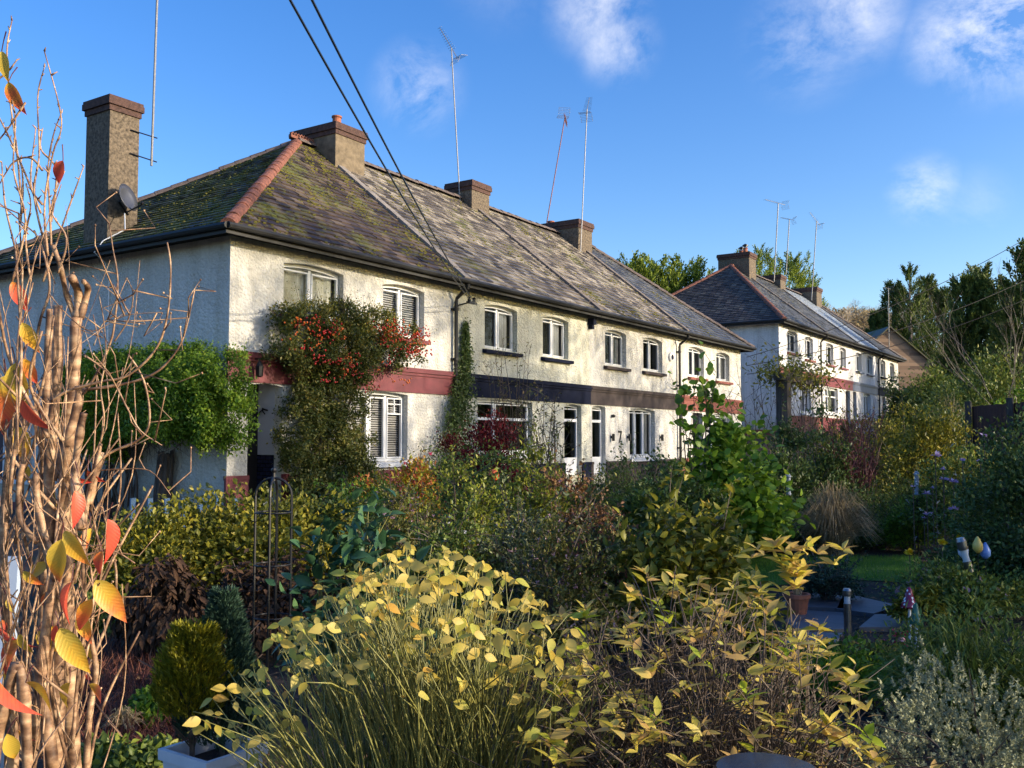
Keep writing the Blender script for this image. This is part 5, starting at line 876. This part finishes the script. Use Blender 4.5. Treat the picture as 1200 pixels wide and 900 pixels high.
def cherry():
    x, y = gnd(60, 1.9); r = root('pruned_cherry_tree', 'pruned coppery cherry stems with orange and yellow leaves at the left edge', 'tree', (x, y, 0)); s = MB(); S = 1/1122.
    def smooth_(p):
        o = []
        for i in range(len(p)-1):
            a, b_, c, e = p[max(i-1, 0)], p[i], p[i+1], p[min(i+2, len(p)-1)]
            for k in range(5):
                t = k/5; o.append(.5*((2*b_)+(c-a)*t+(2*a-5*b_+4*c-e)*t*t+(3*b_-a-3*c+e)*t**3))
        return o+[p[-1]]
    def st(pts, w0, w1, d=1.9, k=9, end=None):
        q = smooth_([at(px, py, d+(dd or 0)) for px, py, dd in [(p+(0,))[:3] for p in pts]]); n = len(q); rad = [(w0+(w1-w0)*i/(n-1))*(.31 if w0 > 10 else .42)*S*d*(1+.10*math.sin(i*1.3+px_(pts))+R.gauss(0, .05)) for i in range(n)]; s.tube(q, rad, k); return q
    def px_(p): return p[0][0]
    # heavy stems : pixel, pixel, depth offset ; widths in photo pixels
    st([(62, 1000), (66, 860), (68, 740), (60, 640), (58, 540), (66, 450), (68, 358)], 30, 17); st([(92, 1000), (84, 860), (78, 700), (76, 590), (80, 500), (88, 430), (88, 376)], 30, 19, 1.95); st([(70, 700, .03), (74, 600, .03), (80, 520), (92, 470), (92, 452)], 26, 14, 1.86)
    st([(30, 1000), (36, 900), (46, 800), (52, 700), (50, 600), (53, 500), (56, 420), (58, 362)], 24, 13, 2.0); st([(70, 560), (78, 490), (84, 440), (90, 372)], 20, 18, 1.95); st([(90, 378, .05), (78, 345, .05), (70, 310), (62, 288)], 12, 9, 1.95); st([(90, 374, .05), (92, 345, .05), (84, 325)], 18, 15, 1.95); st([(94, 374, .05), (103, 340, .05), (98, 330)], 10, 7, 1.95)
    st([(96, 620, -.03), (88, 560), (94, 505), (98, 484)], 18, 13, 1.82); st([(66, 680), (54, 640), (44, 590), (42, 555)], 17, 12, 1.8); st([(72, 700, 0), (80, 660), (58, 640), (46, 600)], 15, 11, 1.78); st([(44, 636), (24, 610), (22, 570), (27, 544)], 9, 8, 1.78); st([(62, 900), (50, 800), (56, 720), (62, 680)], 24, 17, 1.8)
    st([(96, 1000), (104, 850), (112, 780), (100, 720), (98, 640), (102, 590), (112, 550), (118, 520)], 13, 6, 1.85); st([(104, 590), (110, 560), (118, 530)], 17, 14, 1.87); st([(10, 1000), (14, 850), (10, 760), (4, 660), (8, 560), (18, 480)], 26, 12, 1.95); st([(-10, 900), (6, 820), (22, 780), (30, 840), (36, 1000)], 26, 20, 1.75)
    # curved side branches of the right hand side
    B = [([(60, 470), (80, 458), (120, 447), (150, 440), (182, 410), (196, 370), (200, 316), (196, 284)], 7, 4), ([(98, 462), (112, 440), (128, 405), (134, 380), (138, 330), (132, 290), (128, 262)], 7, 3), ([(110, 545), (130, 530), (160, 517), (174, 500), (174, 470), (166, 440), (150, 415)], 7, 4), ([(96, 457), (135, 452), (172, 442), (196, 425), (215, 395), (228, 340)], 8, 3), ([(98, 415), (128, 440), (150, 480), (165, 505), (190, 522)], 5, 2.5), ([(108, 552), (140, 550), (176, 552), (200, 580)], 4, 1.5), ([(112, 700), (120, 660), (112, 620), (108, 590), (120, 560)], 6, 4), ([(96, 652), (130, 645), (158, 660)], 6, 3), ([(100, 760), (112, 735), (118, 700), (110, 682)], 5, 3), ([(80, 880), (100, 840), (112, 810), (98, 780)], 6, 3), ([(118, 518), (122, 490), (118, 455), (124, 420), (122, 380), (116, 345)], 5, 2), ([(134, 400), (150, 375), (156, 345), (148, 325)], 4, 2), ([(134, 370), (120, 380), (110, 405)], 3, 2), ([(60, 480), (40, 440), (46, 380), (58, 340), (52, 300), (40, 270)], 8, 5), ([(26, 560), (28, 480), (24, 400), (26, 320), (22, 250)], 7, 4), ([(58, 345), (80, 370), (108, 388), (146, 370), (190, 366)], 3, 1.5)]
    tips = []
    for p, a, c in B:
        q = st(p, a*.62, c*.62, R.uniform(1.75, 2.05), 6)
        for _ in range(4):
            i = R.randrange(len(q)//3, len(q)); e = q[i]+Vector((R.gauss(0, .05), R.gauss(0, .05), R.gauss(.01, .05))); f = e+Vector((R.gauss(0, .025), R.gauss(0, .025), R.uniform(0, .05))); s.tube([q[i], e, f], [.0016, .0012, .0008], 4); s.blob(f, .0025, 5)
    # thin upright shoots with buds
    for p in [[(56, 300), (52, 240), (62, 180), (72, 140), (52, 60)], [(56, 300), (40, 230), (46, 180), (44, 115), (52, 78)], [(60, 290), (58, 240), (56, 200), (62, 160), (72, 132)], [(50, 330), (80, 245), (98, 195)], [(24, 260), (26, 200), (10, 160), (-5, 130)], [(26, 250), (20, 180), (12, 120), (8, 60), (14, 24)], [(48, 250), (24, 190), (6, 150)], [(60, 260), (66, 200), (48, 175), (50, 150)], [(50, 240), (36, 215), (42, 150)], [(36, 330), (30, 280), (36, 240), (30, 215)], [(20, 300), (6, 240), (2, 190)], [(14, 330), (30, 260), (16, 200), (18, 140), (12, 110)], [(68, 320), (78, 280), (60, 245), (76, 200)], [(30, 120), (10, 150), (-6, 170)], [(50, 200), (36, 185), (16, 190), (0, 215)], [(-6, 95), (8, 85), (20, 70)]]:
        q = st(p, 3.6, 1.7, R.uniform(1.8, 2.1), 5)
        for i in range(2, len(q), 2): w = q[i]+Vector((R.gauss(0, .006), R.gauss(0, .006), R.uniform(.002, .01))); s.tube([q[i], w], [.0022, .0008], 4)
    # a thicket of fine shoots between the heavy stems
    for i in range(150):
        px0 = R.uniform(-20, 104); py0 = R.uniform(480, 960); d = R.uniform(1.7, 2.15); a = at(px0, py0, d); L_ = R.uniform(.12, .5); e = a+Vector((R.gauss(0, .07), R.gauss(0, .07), L_)); m = a.lerp(e, .5)+Vector((R.gauss(0, .035), R.gauss(0, .035), 0)); w = R.choice([.0009, .0012, .0018, .0028, .004]); q = smooth_([a, m, e]); s.tube(q, [w*(1-.5*j/len(q)) for j in range(len(q))], 5)
    s.build('trunk', CB, r, smooth=True)
    n_leaf = 0
    for px, py, dx, dy, ln, d in [(18, 425, .1, .95, 62, 1.8), (2, 60, .1, .9, 36, 1.8), (10, 96, .35, .9, 42, 1.8), (74, 188, -.3, .8, 36, 1.85), (26, 378, .45, .9, 40, 1.8), (28, 420, .4, .9, 36, 1.8), (6, 440, -.1, 1, 70, 1.85), (26, 468, .5, .9, 44, 1.75), (88, 575, .15, 1, 42, 1.7), (76, 622, .45, .9, 46, 1.7), (126, 608, .2, 1, 52, 1.75), (72, 632, -.2, 1, 54, 1.68), (120, 646, -.3, .9, 32, 1.7), (112, 680, .8, 1.1, 44, 1.75), (84, 682, -.4, 1, 48, 1.72), (108, 702, -.5, .9, 42, 1.75), (70, 736, .5, .9, 60, 1.66), (66, 732, .2, 1, 40, 1.72), (92, 560, .7, .4, 22, 1.8), (-6, 790, .5, .9, 66, 1.65), (30, 800, .9, .5, 44, 1.7), (104, 802, .8, .7, 26, 1.8), (82, 800, -.4, .9, 36, 1.8), (8, 860, .3, .9, 40, 1.7), (100, 790, .3, .3, 26, 1.9), (8, 440, .2, .9, 46, 1.9), (20, 500, .3, 1, 40, 1.9), (24, 750, -.7, .9, 46, 1.8), (14, 330, .5, 1, 36, 1.9), (44, 740, .7, .9, 30, 1.85), (-4, 730, .7, .9, 46, 1.85), (62, 570, -.1, 1, 34, 1.9), (58, 660, -.9, .5, 36, 1.9)]+[(R.uniform(0, 110), R.uniform(520, 860), R.uniform(-.6, .8), R.uniform(.5, 1.1), R.uniform(20, 36), R.uniform(1.75, 1.95)) for _ in range(16)]:
        a = at(px, py, d); e = at(px+dx*ln, py+dy*ln, d+R.uniform(-.02, .02)); dr = (e-a); sz = dr.length; face = Vector((-FW[0], -FW[1], .1))+Vector((R.gauss(0, .5), R.gauss(0, .5), R.gauss(0, .3))); L = LV(); L.add(OVC, np.array([tuple(a)]), np.array([tuple(dr)]), sz, up=np.array([tuple(face)]), roll=.05); lo_ = L.build('leaf', CL, r, smooth=True)
        h = a+Vector((R.gauss(0, .012), R.gauss(0, .012), .03)); stalk = MB(); stalk.tube([h, a.lerp(h, .4)+Vector((0, 0, .004)), a], [.0013, .001, .001], 4); stalk.build('leaf_stalk', M['redstem'], lo_)
OVC = tmpl([(.06, .08), (.15, .15), (.28, .205), (.42, .22), (.56, .2), (.7, .15), (.83, .09), (.93, .035)], .28, .35)
cherry()
# pale object seen low at the left edge and the white window in the gable wall
wv = root('gable_window', 'white framed window in the shaded gable wall seen behind the cherry stems', 'window', (-.02, 7.0, .6)); b = MB()
for v0, v1, z0, z1 in [(6.3, 8.2, .55, .65), (6.3, 8.2, 2.5, 2.6), (6.3, 6.4, .65, 2.5), (7.2, 7.3, .65, 2.5), (8.1, 8.2, .65, 2.5)]: b.box((-.06, v0, z0), (-.004, v1, z1))
b.build('frame', M['upvc'], wv); b = MB(); b.quad((-.02, 6.35, .6), (-.02, 8.15, .6), (-.02, 8.15, 2.55), (-.02, 6.35, 2.55)); b.build('pane', plain('window_glass_dark', (.05, .06, .08), .05), wv)
x, y = gnd(4, 4.2); b = MB(); z = zt(655, 4.2)
wc = root('garden_chair', 'pale blue grey plastic garden chair half hidden behind the left stems', 'garden chair', (x, y, 0)); q = Vector((x, y, 0)); rt = Vector((*RT, 0)); fw = Vector((*FW, 0))
b.hexa([q-rt*.2+Vector((0, 0, .42)), q+rt*.06+Vector((0, 0, .42)), q+rt*.06+fw*.04+Vector((0, 0, .42)), q-rt*.2+fw*.04+Vector((0, 0, .42))], [q-rt*.2+fw*.1+Vector((0, 0, z)), q+rt*.03+fw*.1+Vector((0, 0, z)), q+rt*.03+fw*.13+Vector((0, 0, z)), q-rt*.2+fw*.13+Vector((0, 0, z))]); b.build('backrest', plain('pale_plastic', (.38, .45, .55), .4), wc)
b = MB(); b.hexa([q-rt*.24-fw*.4+Vector((0, 0, .38)), q+rt*.07-fw*.4+Vector((0, 0, .38)), q+rt*.07+Vector((0, 0, .38)), q-rt*.24+Vector((0, 0, .38))], [q-rt*.24-fw*.4+Vector((0, 0, .42)), q+rt*.07-fw*.4+Vector((0, 0, .42)), q+rt*.07+Vector((0, 0, .419)), q-rt*.24+Vector((0, 0, .419))]); b.build('seat', bpy.data.materials['pale_plastic'], wc)
for sx in (-.22, .05):
    for sy in (-.38, 0): b = MB(); p_ = q+rt*sx+fw*sy; b.tube([p_, p_+Vector((0, 0, .4))], .018, 6); b.build('leg', bpy.data.materials['pale_plastic'], wc)
# ------------------------------------------------------------------ trees
def conifer(lab, x, y, H, W, mat, npl, nl, ls, name='conifer_tree', z0=None, group=None, base=.04, pw=.75, plf=.085):
    z0 = hz(x, y) if z0 is None else z0; r = root(name, lab, 'conifer', (x, y, z0), group); s = MB(); s.tube([(x, y, z0), (x, y, z0+H*.5), (x, y, z0+H*.93)], [H*.022, H*.015, .02], 7); s.build('trunk', M['bark'], r); t = base+(1-base)*NR.random(npl)**1.15; a = NR.random(npl)*6.283; rad = W*(1-t)**pw*(.55+.5*NR.random(npl))*(1+.25*np.sin(a*3+x)*np.cos(t*9))+.05*W
    ax = unit(np.c_[np.cos(a), np.sin(a), .5+1.1*t+NR.random(npl)*.5]); C_ = np.c_[x+rad*np.cos(a)*.75, y+rad*np.sin(a)*.75, z0+t*H*.94]; pl = H*plf*(1.15-.5*t); I = np.repeat(np.arange(npl), nl); u = NR.random(len(I)); P = C_[I]+ax[I]*(u*pl[I]*1.6)[:, None]+NR.normal(0, 1, (len(I), 3))*(pl[I]*.2*(1.05-u))[:, None]
    L = LV(); L.add(SPRAY, P, unit(ax[I]+rdir(len(I))*.55), ls*(.6+.7*NR.random(len(I))), up=np.c_[np.cos(a), np.sin(a), np.full(npl, .6)][I], roll=.5); L.build('crown', mat, r); return r
def place(px, yt, d): p = at(px, 516, d); return p.x, p.y, zt(yt, d)-hz(p.x, p.y)
M['l_con2'] = lm('conifer_right', [(.012, .028, .01), (.03, .06, .016), (.06, .10, .024), (.10, .14, .03)], .15, .7, .8)
T_ = [(px, yt, d, W, 'l_con2', lab) for px, yt, d, W, lab in [(1050, 328, 94, 2.8, 'pointed dark conifer nearest the brick gable'), (1070, 311, 92, 3.3, 'tallest pointed dark conifer right of the brick gable'), (1091, 322, 97, 2.9, 'dark conifer just right of the tallest one'), (1110, 334, 94, 2.6, 'shorter dark conifer beside a gap of pale sky'), (1133, 326, 58, 1.9, 'dark conifer left of the twin right hand spires'), (1152, 312, 58, 2.1, 'left one of the twin right hand conifer spires'), (1172, 326, 57, 2.0, 'right one of the twin right hand conifer spires'), (1206, 285, 44, 1.9, 'nearest dark conifer cut by the right edge'), (1030, 366, 100, 2.6, 'small conifer behind the brick gable peak'), (1195, 335, 60, 2.2, 'dark conifer behind the bare tree at the right edge')]]
for px, yt, d, W, mt, lab in T_: x, y, H = place(px, yt, d); conifer(lab, x, y, H, W, M['l_con2'], 190, 60, .36, pw=1.0, plf=.085)
for k, (px, yt, d) in enumerate([(728, 318, 50), (742, 304, 52), (757, 308, 52), (771, 306, 53), (785, 313, 53), (799, 309, 54), (812, 307, 54), (826, 314, 56), (882, 296, 72), (893, 283, 74), (913, 298, 74), (928, 303, 76), (940, 296, 78), (949, 322, 80)]):
    x, y, H = place(px, yt, d); conifer(['leftmost', 'second', 'third', 'fourth', 'fifth', 'sixth', 'seventh', 'eighth'][k]+' sunlit conifer from the left behind the near terrace roof' if k < 8 else ['sunlit conifer just behind the red chimney pots', 'tallest sunlit conifer right of the red chimney pots', 'conifer behind the middle chimney of the far terrace', 'conifer between the middle and the last far chimney', 'conifer above the last broad chimney', 'low dark conifer right of the last broad chimney'][k-8], x, y, H, 1.25 if k < 8 else 1.9, M['l_conlit'], 110, 55, .3, group='conifers behind the terraces', pw=.6, plf=.11)
def baretree(H, seed, name, levels=5, w=.035, spread=.5):
    rr = random.Random(seed); s = MB()
    def br(p, d, L, r, lv):
        n = 3; pts = [p]; q = p; dd = d
        for i in range(n): dd = (dd+Vector((rr.gauss(0, .12), rr.gauss(0, .12), rr.gauss(.04, .08)))).normalized(); q = q+dd*L/n; pts.append(q)
        s.tube(pts, [r*(1-.45*i/n) for i in range(n+1)], 5 if lv > 3 else 3, False)
        if lv == 0: return
        for k in range(rr.choice([2, 3, 3]) if lv > 1 else 3):
            a = rr.uniform(.3, .75)*spread*1.6; th = rr.uniform(0, 6.283); o = dd.orthogonal().normalized(); o2 = dd.cross(o); nd = (dd*math.cos(a)+(o*math.cos(th)+o2*math.sin(th))*math.sin(a)).normalized(); br(pts[-1] if k else pts[-1], nd, L*rr.uniform(.62, .85), r*.6, lv-1)
            if lv > 2 and rr.random() < .5: br(pts[2], (nd+Vector((0, 0, .2))).normalized(), L*.55, r*.4, lv-2)
    br(Vector((0, 0, 0)), Vector((0, 0, 1)), H*.26, H*w*.6, levels); return s
M['fartwig'] = barkm('pale_bare_twigs', (.24, .19, .14), (.42, .34, .25), (2, 2, .5)); M['orangel'] = lm('leaf_russet', [(.20, .14, .08), (.32, .25, .14), (.38, .28, .13)], .3)
protos = []
for k in range(4): me = baretree(10, 100+k, 'b', 6, .03); mm = bpy.data.meshes.new('bare_branches'); mm.from_pydata(me.v, [], me.f); mm.materials.append(M['fartwig']); protos.append(mm)
nth = 0
for k in range(74):
    px = 958+R.uniform(-14, 110) if k < 60 else R.uniform(690, 1190); d = R.uniform(112, 165); p = at(px, 516, d); z = hz(p.x, p.y); o = root('bare_tree', 'bare pale branched tree on the hill beyond the far terrace', 'tree', (p.x, p.y, z), 'bare trees on the far hill', R.uniform(0, 6)); hh = (zt(350+R.uniform(-10, 40) if k < 60 else 400, d)-z)/10; c = link('crown', protos[k % 4], None, o); c.scale = (hh*.95, hh*.95, hh)
hillw = LV(); P = []
for i in range(9000): px = R.uniform(900, 1060); d = R.uniform(118, 150); p = at(px, 516, d); P.append((p.x, p.y, hz(p.x, p.y)+R.random()*2.6))
hillw.add(DI, np.array(P), rdir(len(P)), .5); tag(hillw.build('far_undergrowth', M['orangel'], None, kind='stuff'), 'russet and tan undergrowth of the far wooded hill', 'wood')
# near bare tree at the right edge, shrubs beyond the garden
x, y, H = place(1165, 300, 36); o = root('bare_tree', 'slender bare tree in front of the right hand conifers', 'tree', (x, y, hz(x, y))); s = baretree(H, 5, 'x', 5, .006, .34); off = o.location; mm = bpy.data.meshes.new('crown'); mm.from_pydata(s.v, [], s.f); link('crown', mm, M['bark'], o)
x, y, H = place(1205, 250, 30); o = root('bare_tree', 'bare tree with fine twigs at the extreme right edge', 'tree', (x, y, hz(x, y))); s = baretree(H, 8, 'x', 5, .0065, .4); mm = bpy.data.meshes.new('crown'); mm.from_pydata(s.v, [], s.f); link('crown', mm, M['bark'], o)
for lab, px, yt, d, w, mt, n, lf in [('large olive green bush below the conifers at the right edge', 1165, 405, 34, 150, 'l_mid', 22000, .14), ('grey green bush right of the brick gable', 1100, 420, 42, 80, 'l_mid', 16000, .14), ('dark bush at the foot of the brick gable house', 1062, 446, 48, 60, 'l_dark', 7000, .16), ('muted green bush left of the brown fence', 1110, 440, 30, 90, 'l_mid', 12000, .11), ('bright leaved laurel at the right edge above the brown fence', 1190, 462, 22, 60, 'l_bright', 3500, .12), ('dark bush filling the gap under the right conifers', 1140, 425, 46, 170, 'l_dark', 14000, .18), ('low hedge bush beyond the privet', 1130, 470, 24, 130, 'l_dark', 11000, .09), ('russet olive bush between the far terrace and the privet', 1065, 462, 27, 80, 'l_yelgreen', 8000, .1)]: bush(lab, 'bush', px, yt, d, w, M[mt], n, lf, name='bush', clumps=110, lo=.4, base=.3, sr=.02, stems=14)
tuft('pale brown dry grass plumes above the low hedge', 1120, 452, 27, 90, M['straw'], 240)
b = MB(); a, c = at(1140, 516, 21), at(1195, 516, 19); e = Vector((c.x-a.x, c.y-a.y, 0)); L0 = e.length; e.normalize(); n = int(L0/.13); fr = root('board_fence', 'dark purple brown board fence at the right below the laurel', 'fence', (a.x, a.y, 0))
for i in range(n+14): p_ = Vector((a.x, a.y, 0))+e*(i*.13); q_ = p_+e*.12; k = Vector((-e.y, e.x, 0))*.02; h_ = zt(474, 20)+R.uniform(-.01, .01); b.hexa([p_, q_, q_+k, p_+k], [v+Vector((0, 0, h_)) for v in (p_, q_, q_+k, p_+k)])
b.build('board_panel', plain('purple_brown_board', (.03, .018, .022), .8, 0, .3, 5.), fr)
for i in range(0, n+14, 14): b = MB(); p_ = Vector((a.x, a.y, 0))+e*(i*.13)-Vector((-e.y, e.x, 0))*.08; b.box((p_.x-.06, p_.y-.06, 0), (p_.x+.06, p_.y+.06, zt(468, 20))); b.build('fence_post', M['woodold'], fr)
# trees on the road side and an added unseen hedge, behind and right of the viewpoint: they shade the garden
def broadtree(lab, x, y, H, W, nleaf, seed, leaf=.17, zb=.35):
    r = root('broadleaf_tree', lab, 'tree', (x, y, 0), 'roadside trees'); s = baretree(H, seed, 'x', 5, .03, .55); mm = bpy.data.meshes.new('trunk'); mm.from_pydata(s.v, [], s.f); link('trunk', mm, M['bark'], r); K = rdir(60)*np.array((W, W, H*(1-zb)/2))*(NR.random((60, 1))**.4); K += np.array((x, y, H*(1+zb)/2)); P = K[NR.integers(0, 60, nleaf)]+NR.normal(0, .45, (nleaf, 3)); L = LV(); L.add(DI, P, rdir(nleaf), leaf); L.build('crown', M['l_yelgreen'], r)
SHADE = True
if SHADE:
    for k, (x, y, H, W, nl) in enumerate([(3.0, -24, 12.5, 3.0, 6000), (9.5, -25.5, 15, 3.2, 9000), (16.5, -24, 15.5, 3.6, 17000), (24, -26, 14.5, 3.6, 9000), (34, -26, 14, 4.2, 5000), (45, -25, 14, 4.2, 8000), (56, -25, 15, 4.5, 9000), (67, -24, 15, 4.5, 9000)]): broadtree('roadside tree with thinning yellow green crown behind the viewpoint', x, y, H, W, nl, 200+k)
    r = root('shade_hedge', 'unseen high dark hedge added behind the viewpoint to shade the garden', 'hedge', (20, -21.5, 0)); n = 36000; P = np.c_[NR.uniform(-4.6, 75, n), -21.5+NR.uniform(-.8, .8, n), NR.random(n)**.8*3.9+NR.normal(0, .12, n)]; L = LV(); L.add(DI, P, rdir(n), .34); L.build('foliage', M['l_dark'], r)
# ------------------------------------------------------------------ light, sky, camera
TO = Vector((.30, -.95, 0)).normalized(); EL = math.radians(16); TO = Vector((TO.x*math.cos(EL), TO.y*math.cos(EL), math.sin(EL)))
ld = bpy.data.lights.new('sun', 'SUN'); ld.energy = 2.35; ld.angle = math.radians(.55); ld.color = (1, .91, .81); lo = bpy.data.objects.new('sun', ld); COL.objects.link(lo); lo.rotation_euler = (-TO).to_track_quat('-Z', 'Y').to_euler(); lo.location = (0, -30, 30)
w = bpy.data.worlds.new('World'); sc.world = w; w.use_nodes = True; t = w.node_tree; bg = t.nodes['Background']; sky = t.nodes.new('ShaderNodeTexSky'); sky.sky_type = 'NISHITA'; sky.sun_disc = False; sky.sun_elevation = EL; sky.sun_rotation = math.atan2(TO.x, TO.y); sky.air_density = 1.0; sky.dust_density = 1.6; sky.ozone_density = 3.0; sky.altitude = 200
tc = t.nodes.new('ShaderNodeTexCoord'); acc = None
def dirv(px, py): v = at(px, py, 1)-Vector(CAM); return v.normalized()
for px, py, rad, s_ in [(700, 2, .045, .7), (722, 50, .035, .7), (490, 102, .038, .6), (945, 45, .05, .45), (1000, 15, .045, .7), (1120, 42, .04, .8), (1172, 22, .06, 1.2), (1083, 222, .028, .8), (1140, 240, .03, .2), (590, -40, .05, .2)]:
    dt = t.nodes.new('ShaderNodeVectorMath'); dt.operation = 'DISTANCE'; dt.inputs[1].default_value = dirv(px, py); nv = t.nodes.new('ShaderNodeVectorMath'); nv.operation = 'NORMALIZE'; t.links.new(tc.outputs['Generated'], nv.inputs[0]); t.links.new(nv.outputs[0], dt.inputs[0])
    mr = t.nodes.new('ShaderNodeMapRange'); mr.interpolation_type = 'SMOOTHSTEP'; mr.inputs[1].default_value = 0; mr.inputs[2].default_value = rad*1.5; mr.inputs[3].default_value = s_; mr.inputs[4].default_value = 0; t.links.new(dt.outputs['Value'], mr.inputs[0])
    if acc is None: acc = mr.outputs[0]
    else: ad = t.nodes.new('ShaderNodeMath'); ad.operation = 'MAXIMUM'; t.links.new(acc, ad.inputs[0]); t.links.new(mr.outputs[0], ad.inputs[1]); acc = ad.outputs[0]
mp = t.nodes.new('ShaderNodeMapping'); mp.inputs['Scale'].default_value = (1.3, .8, 1.2); t.links.new(tc.outputs['Generated'], mp.inputs[0]); nz = t.nodes.new('ShaderNodeTexNoise'); nz.inputs['Scale'].default_value = 11; nz.inputs['Detail'].default_value = 9; nz.inputs['Roughness'].default_value = .66; nz.inputs['Distortion'].default_value = .25; t.links.new(mp.outputs[0], nz.inputs['Vector']); rp = t.nodes.new('ShaderNodeMapRange'); rp.inputs[1].default_value = .40; rp.inputs[2].default_value = .84; t.links.new(nz.outputs[0], rp.inputs[0])
mm_ = t.nodes.new('ShaderNodeMath'); mm_.operation = 'MULTIPLY'; t.links.new(acc, mm_.inputs[0]); t.links.new(rp.outputs[0], mm_.inputs[1]); mx = t.nodes.new('ShaderNodeMix'); mx.data_type = 'RGBA'; t.links.new(mm_.outputs[0], mx.inputs[0]); hs = t.nodes.new('ShaderNodeHueSaturation'); hs.inputs['Hue'].default_value = .516; hs.inputs['Saturation'].default_value = 1.32; hs.inputs['Value'].default_value = .84; t.links.new(sky.outputs[0], hs.inputs['Color']); t.links.new(hs.outputs[0], mx.inputs[6]); mx.inputs[7].default_value = (4.2, 4.2, 4.3, 1); t.links.new(mx.outputs[2], bg.inputs[0]); bg.inputs[1].default_value = .15
cd = bpy.data.cameras.new('camera'); co = bpy.data.objects.new('camera', cd); COL.objects.link(co); co.location = CAM; co.rotation_euler = (math.pi/2+PIT, 0, AZ-math.pi/2); cd.sensor_width = 36; cd.lens = F/1200*36; cd.clip_start = .05; cd.clip_end = 2000; sc.camera = co
sc.view_settings.view_transform = 'Standard'; sc.view_settings.look = 'None'; sc.view_settings.gamma = 1; sc.view_settings.exposure = 1.45; sc.view_settings.use_curve_mapping = False
sc.view_settings.use_white_balance = True; sc.view_settings.white_balance_temperature = 7400; sc.view_settings.white_balance_tint = 8
sc.cycles.max_bounces = 6; sc.cycles.transparent_max_bounces = 8; sc.cycles.diffuse_bounces = 3; sc.cycles.use_denoising = True
